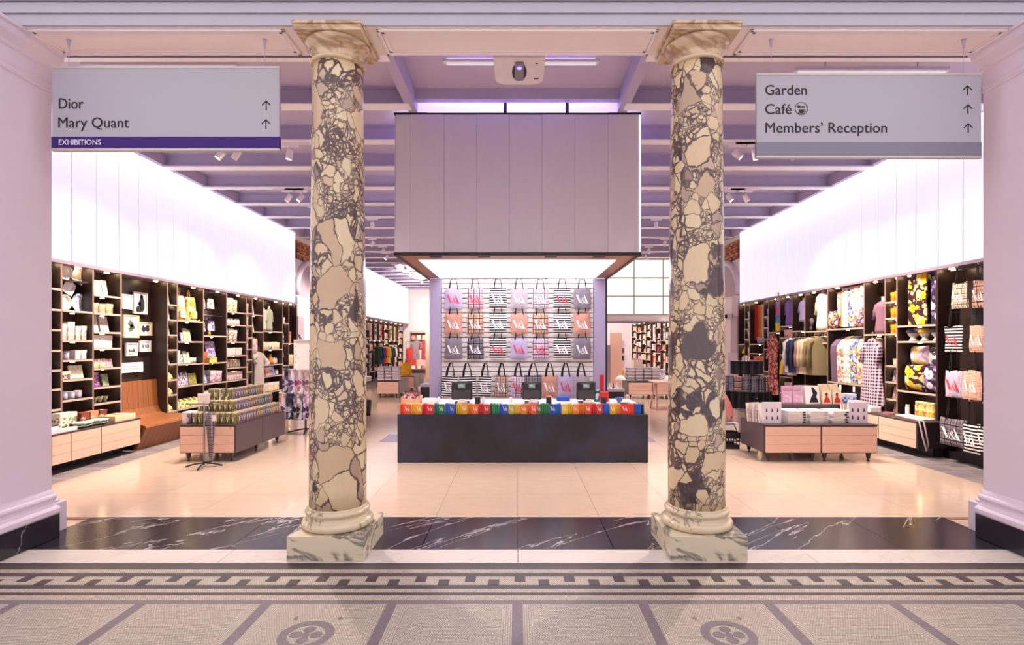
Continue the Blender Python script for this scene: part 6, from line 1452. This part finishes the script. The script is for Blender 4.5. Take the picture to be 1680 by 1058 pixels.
tag(MB().box(0, 0, 0, .2, .05, 1.55).obj('grey_panel', plain('8f848c', .5), None, (Xat(993.5, 21.5), 21.5, 0)), 'narrow grey panel behind the black edge of the display wall', 'panel')
r = thing('bookcase', 'slim white far bookcase beside the tall oak panel', 'bookcase', (Xat(1020, 24), 24, 0))
MB().box(-.14, 0, 0, .14, .3, 1.85).obj('carcass', plain('e8e0e0', .5), r)
for k in range(5): MB().box(-.1, -.04, .2 + .33 * k, .1, 0, .42 + .33 * k).obj('stock', plain(['d8a020', 'e8b0b8', '3a3038', '5a4a58', 'c8c0c8'][k], .5), r)
tb(sh_vase(.3, .6, 'c83028'), Xat(1068, 22), 22, .3, 'red soft toy figure far by the dark shelves', 'toy'); PENDING[-1][0].location.z = 0
tag(MB().box(0, 0, 0, .4, .4, .85).obj('display_plinth', plain('d8bfae', .5), None, (Xat(1040, 25), 25, 0)), 'pale plinth before the far dark shelving', 'plinth')
# unseen lights added to brighten the back hall beyond the grid
for k in range(3): tag(MB().box(-.8, -.15, 0, .8, .15, .05).obj('ceiling_panel_light', emis('panel_light', 'fff4ea', 30), None, (3.5, 21.5 + 2.8 * k, 4.3)), 'flat white ceiling light over the back hall, %s one deep' % ORD[k], 'ceiling light', 'ceiling lights of the back hall')
for k in range(3): MB().tube([(0, 0, .05), (0, 0, .54)], .01, 6).obj('suspension_rod', M_metal, C.objects['ceiling_panel_light' + ('' if k == 0 else '.%03d' % k)])
# dome cameras
for x, y, X_, nm in ((1192, 519, 5.95, 'coat'),):
    D = 15.0; r = thing('dome_camera', 'small white dome camera on the pier beyond the rainbow scarves', 'camera', (5.9, LD(1195, 5.9), Zat(519, LD(1195, 5.9))), 0)
    MB().box(-.06, -.05, -.09, .1, .05, .09, bev=.02).obj('housing', plain('efe8ea', .4), r)
    MB().lathe([(.06, 0), (.05, .04), (.02, .06), (0, .062)], 14, M=Matrix.Translation((-.06, -.02, 0)) @ Matrix.Rotation(-PI / 2, 4, 'Y')).obj('dome', M_dark, r)

# pink shawl on a white plinth behind the blotched column
tag(MB().box(-.25, -.2, 0, .25, .2, .3, bev=.006).obj('display_plinth', plain('efe4e6', .5), None, (3.38, 9.0, 0)), 'low white plinth behind the black shopping basket', 'plinth')
r = thing('shawl', 'coral pink fringed shawl draped on a stand, half hidden by the blotched column', 'shawl', (3.4, 9.0, .302))
MB().grid(lambda u, v: ((.21 - .17 * v ** 2.2) * math.cos(6.283 * u) * (1 + .07 * math.sin(6.283 * 7 * u) * (1 - v)), (.18 - .14 * v ** 2.2) * math.sin(6.283 * u) * (1 + .07 * math.sin(6.283 * 7 * u) * (1 - v)), .1 + .42 * v), 42, 10).obj('cloth', plain('e08a86', .9), r)
m = MB()
for k in range(36):
    a = k * PI / 18; m.tube([(.2 * math.cos(a), .17 * math.sin(a), .11), (.21 * math.cos(a), .18 * math.sin(a), .0)], .006, 4)
m.obj('fringe', plain('e8a8a0', .9), r)['kind'] = 'stuff'
MB().lathe([(.06, .5), (.05, .55), (.045, .6), (0, .61)], 12).obj('stand_top', plain('efe0d8', .5), r)
tb(MB().box(-.13, -.08, 0, .13, .08, .16, bev=.004).obj('gift_box', plain('f0e2de', .5)), -4.46, 7.42, TZ, 'plain white box beside the lowest tins, bench side', 'box')
finish_labels()
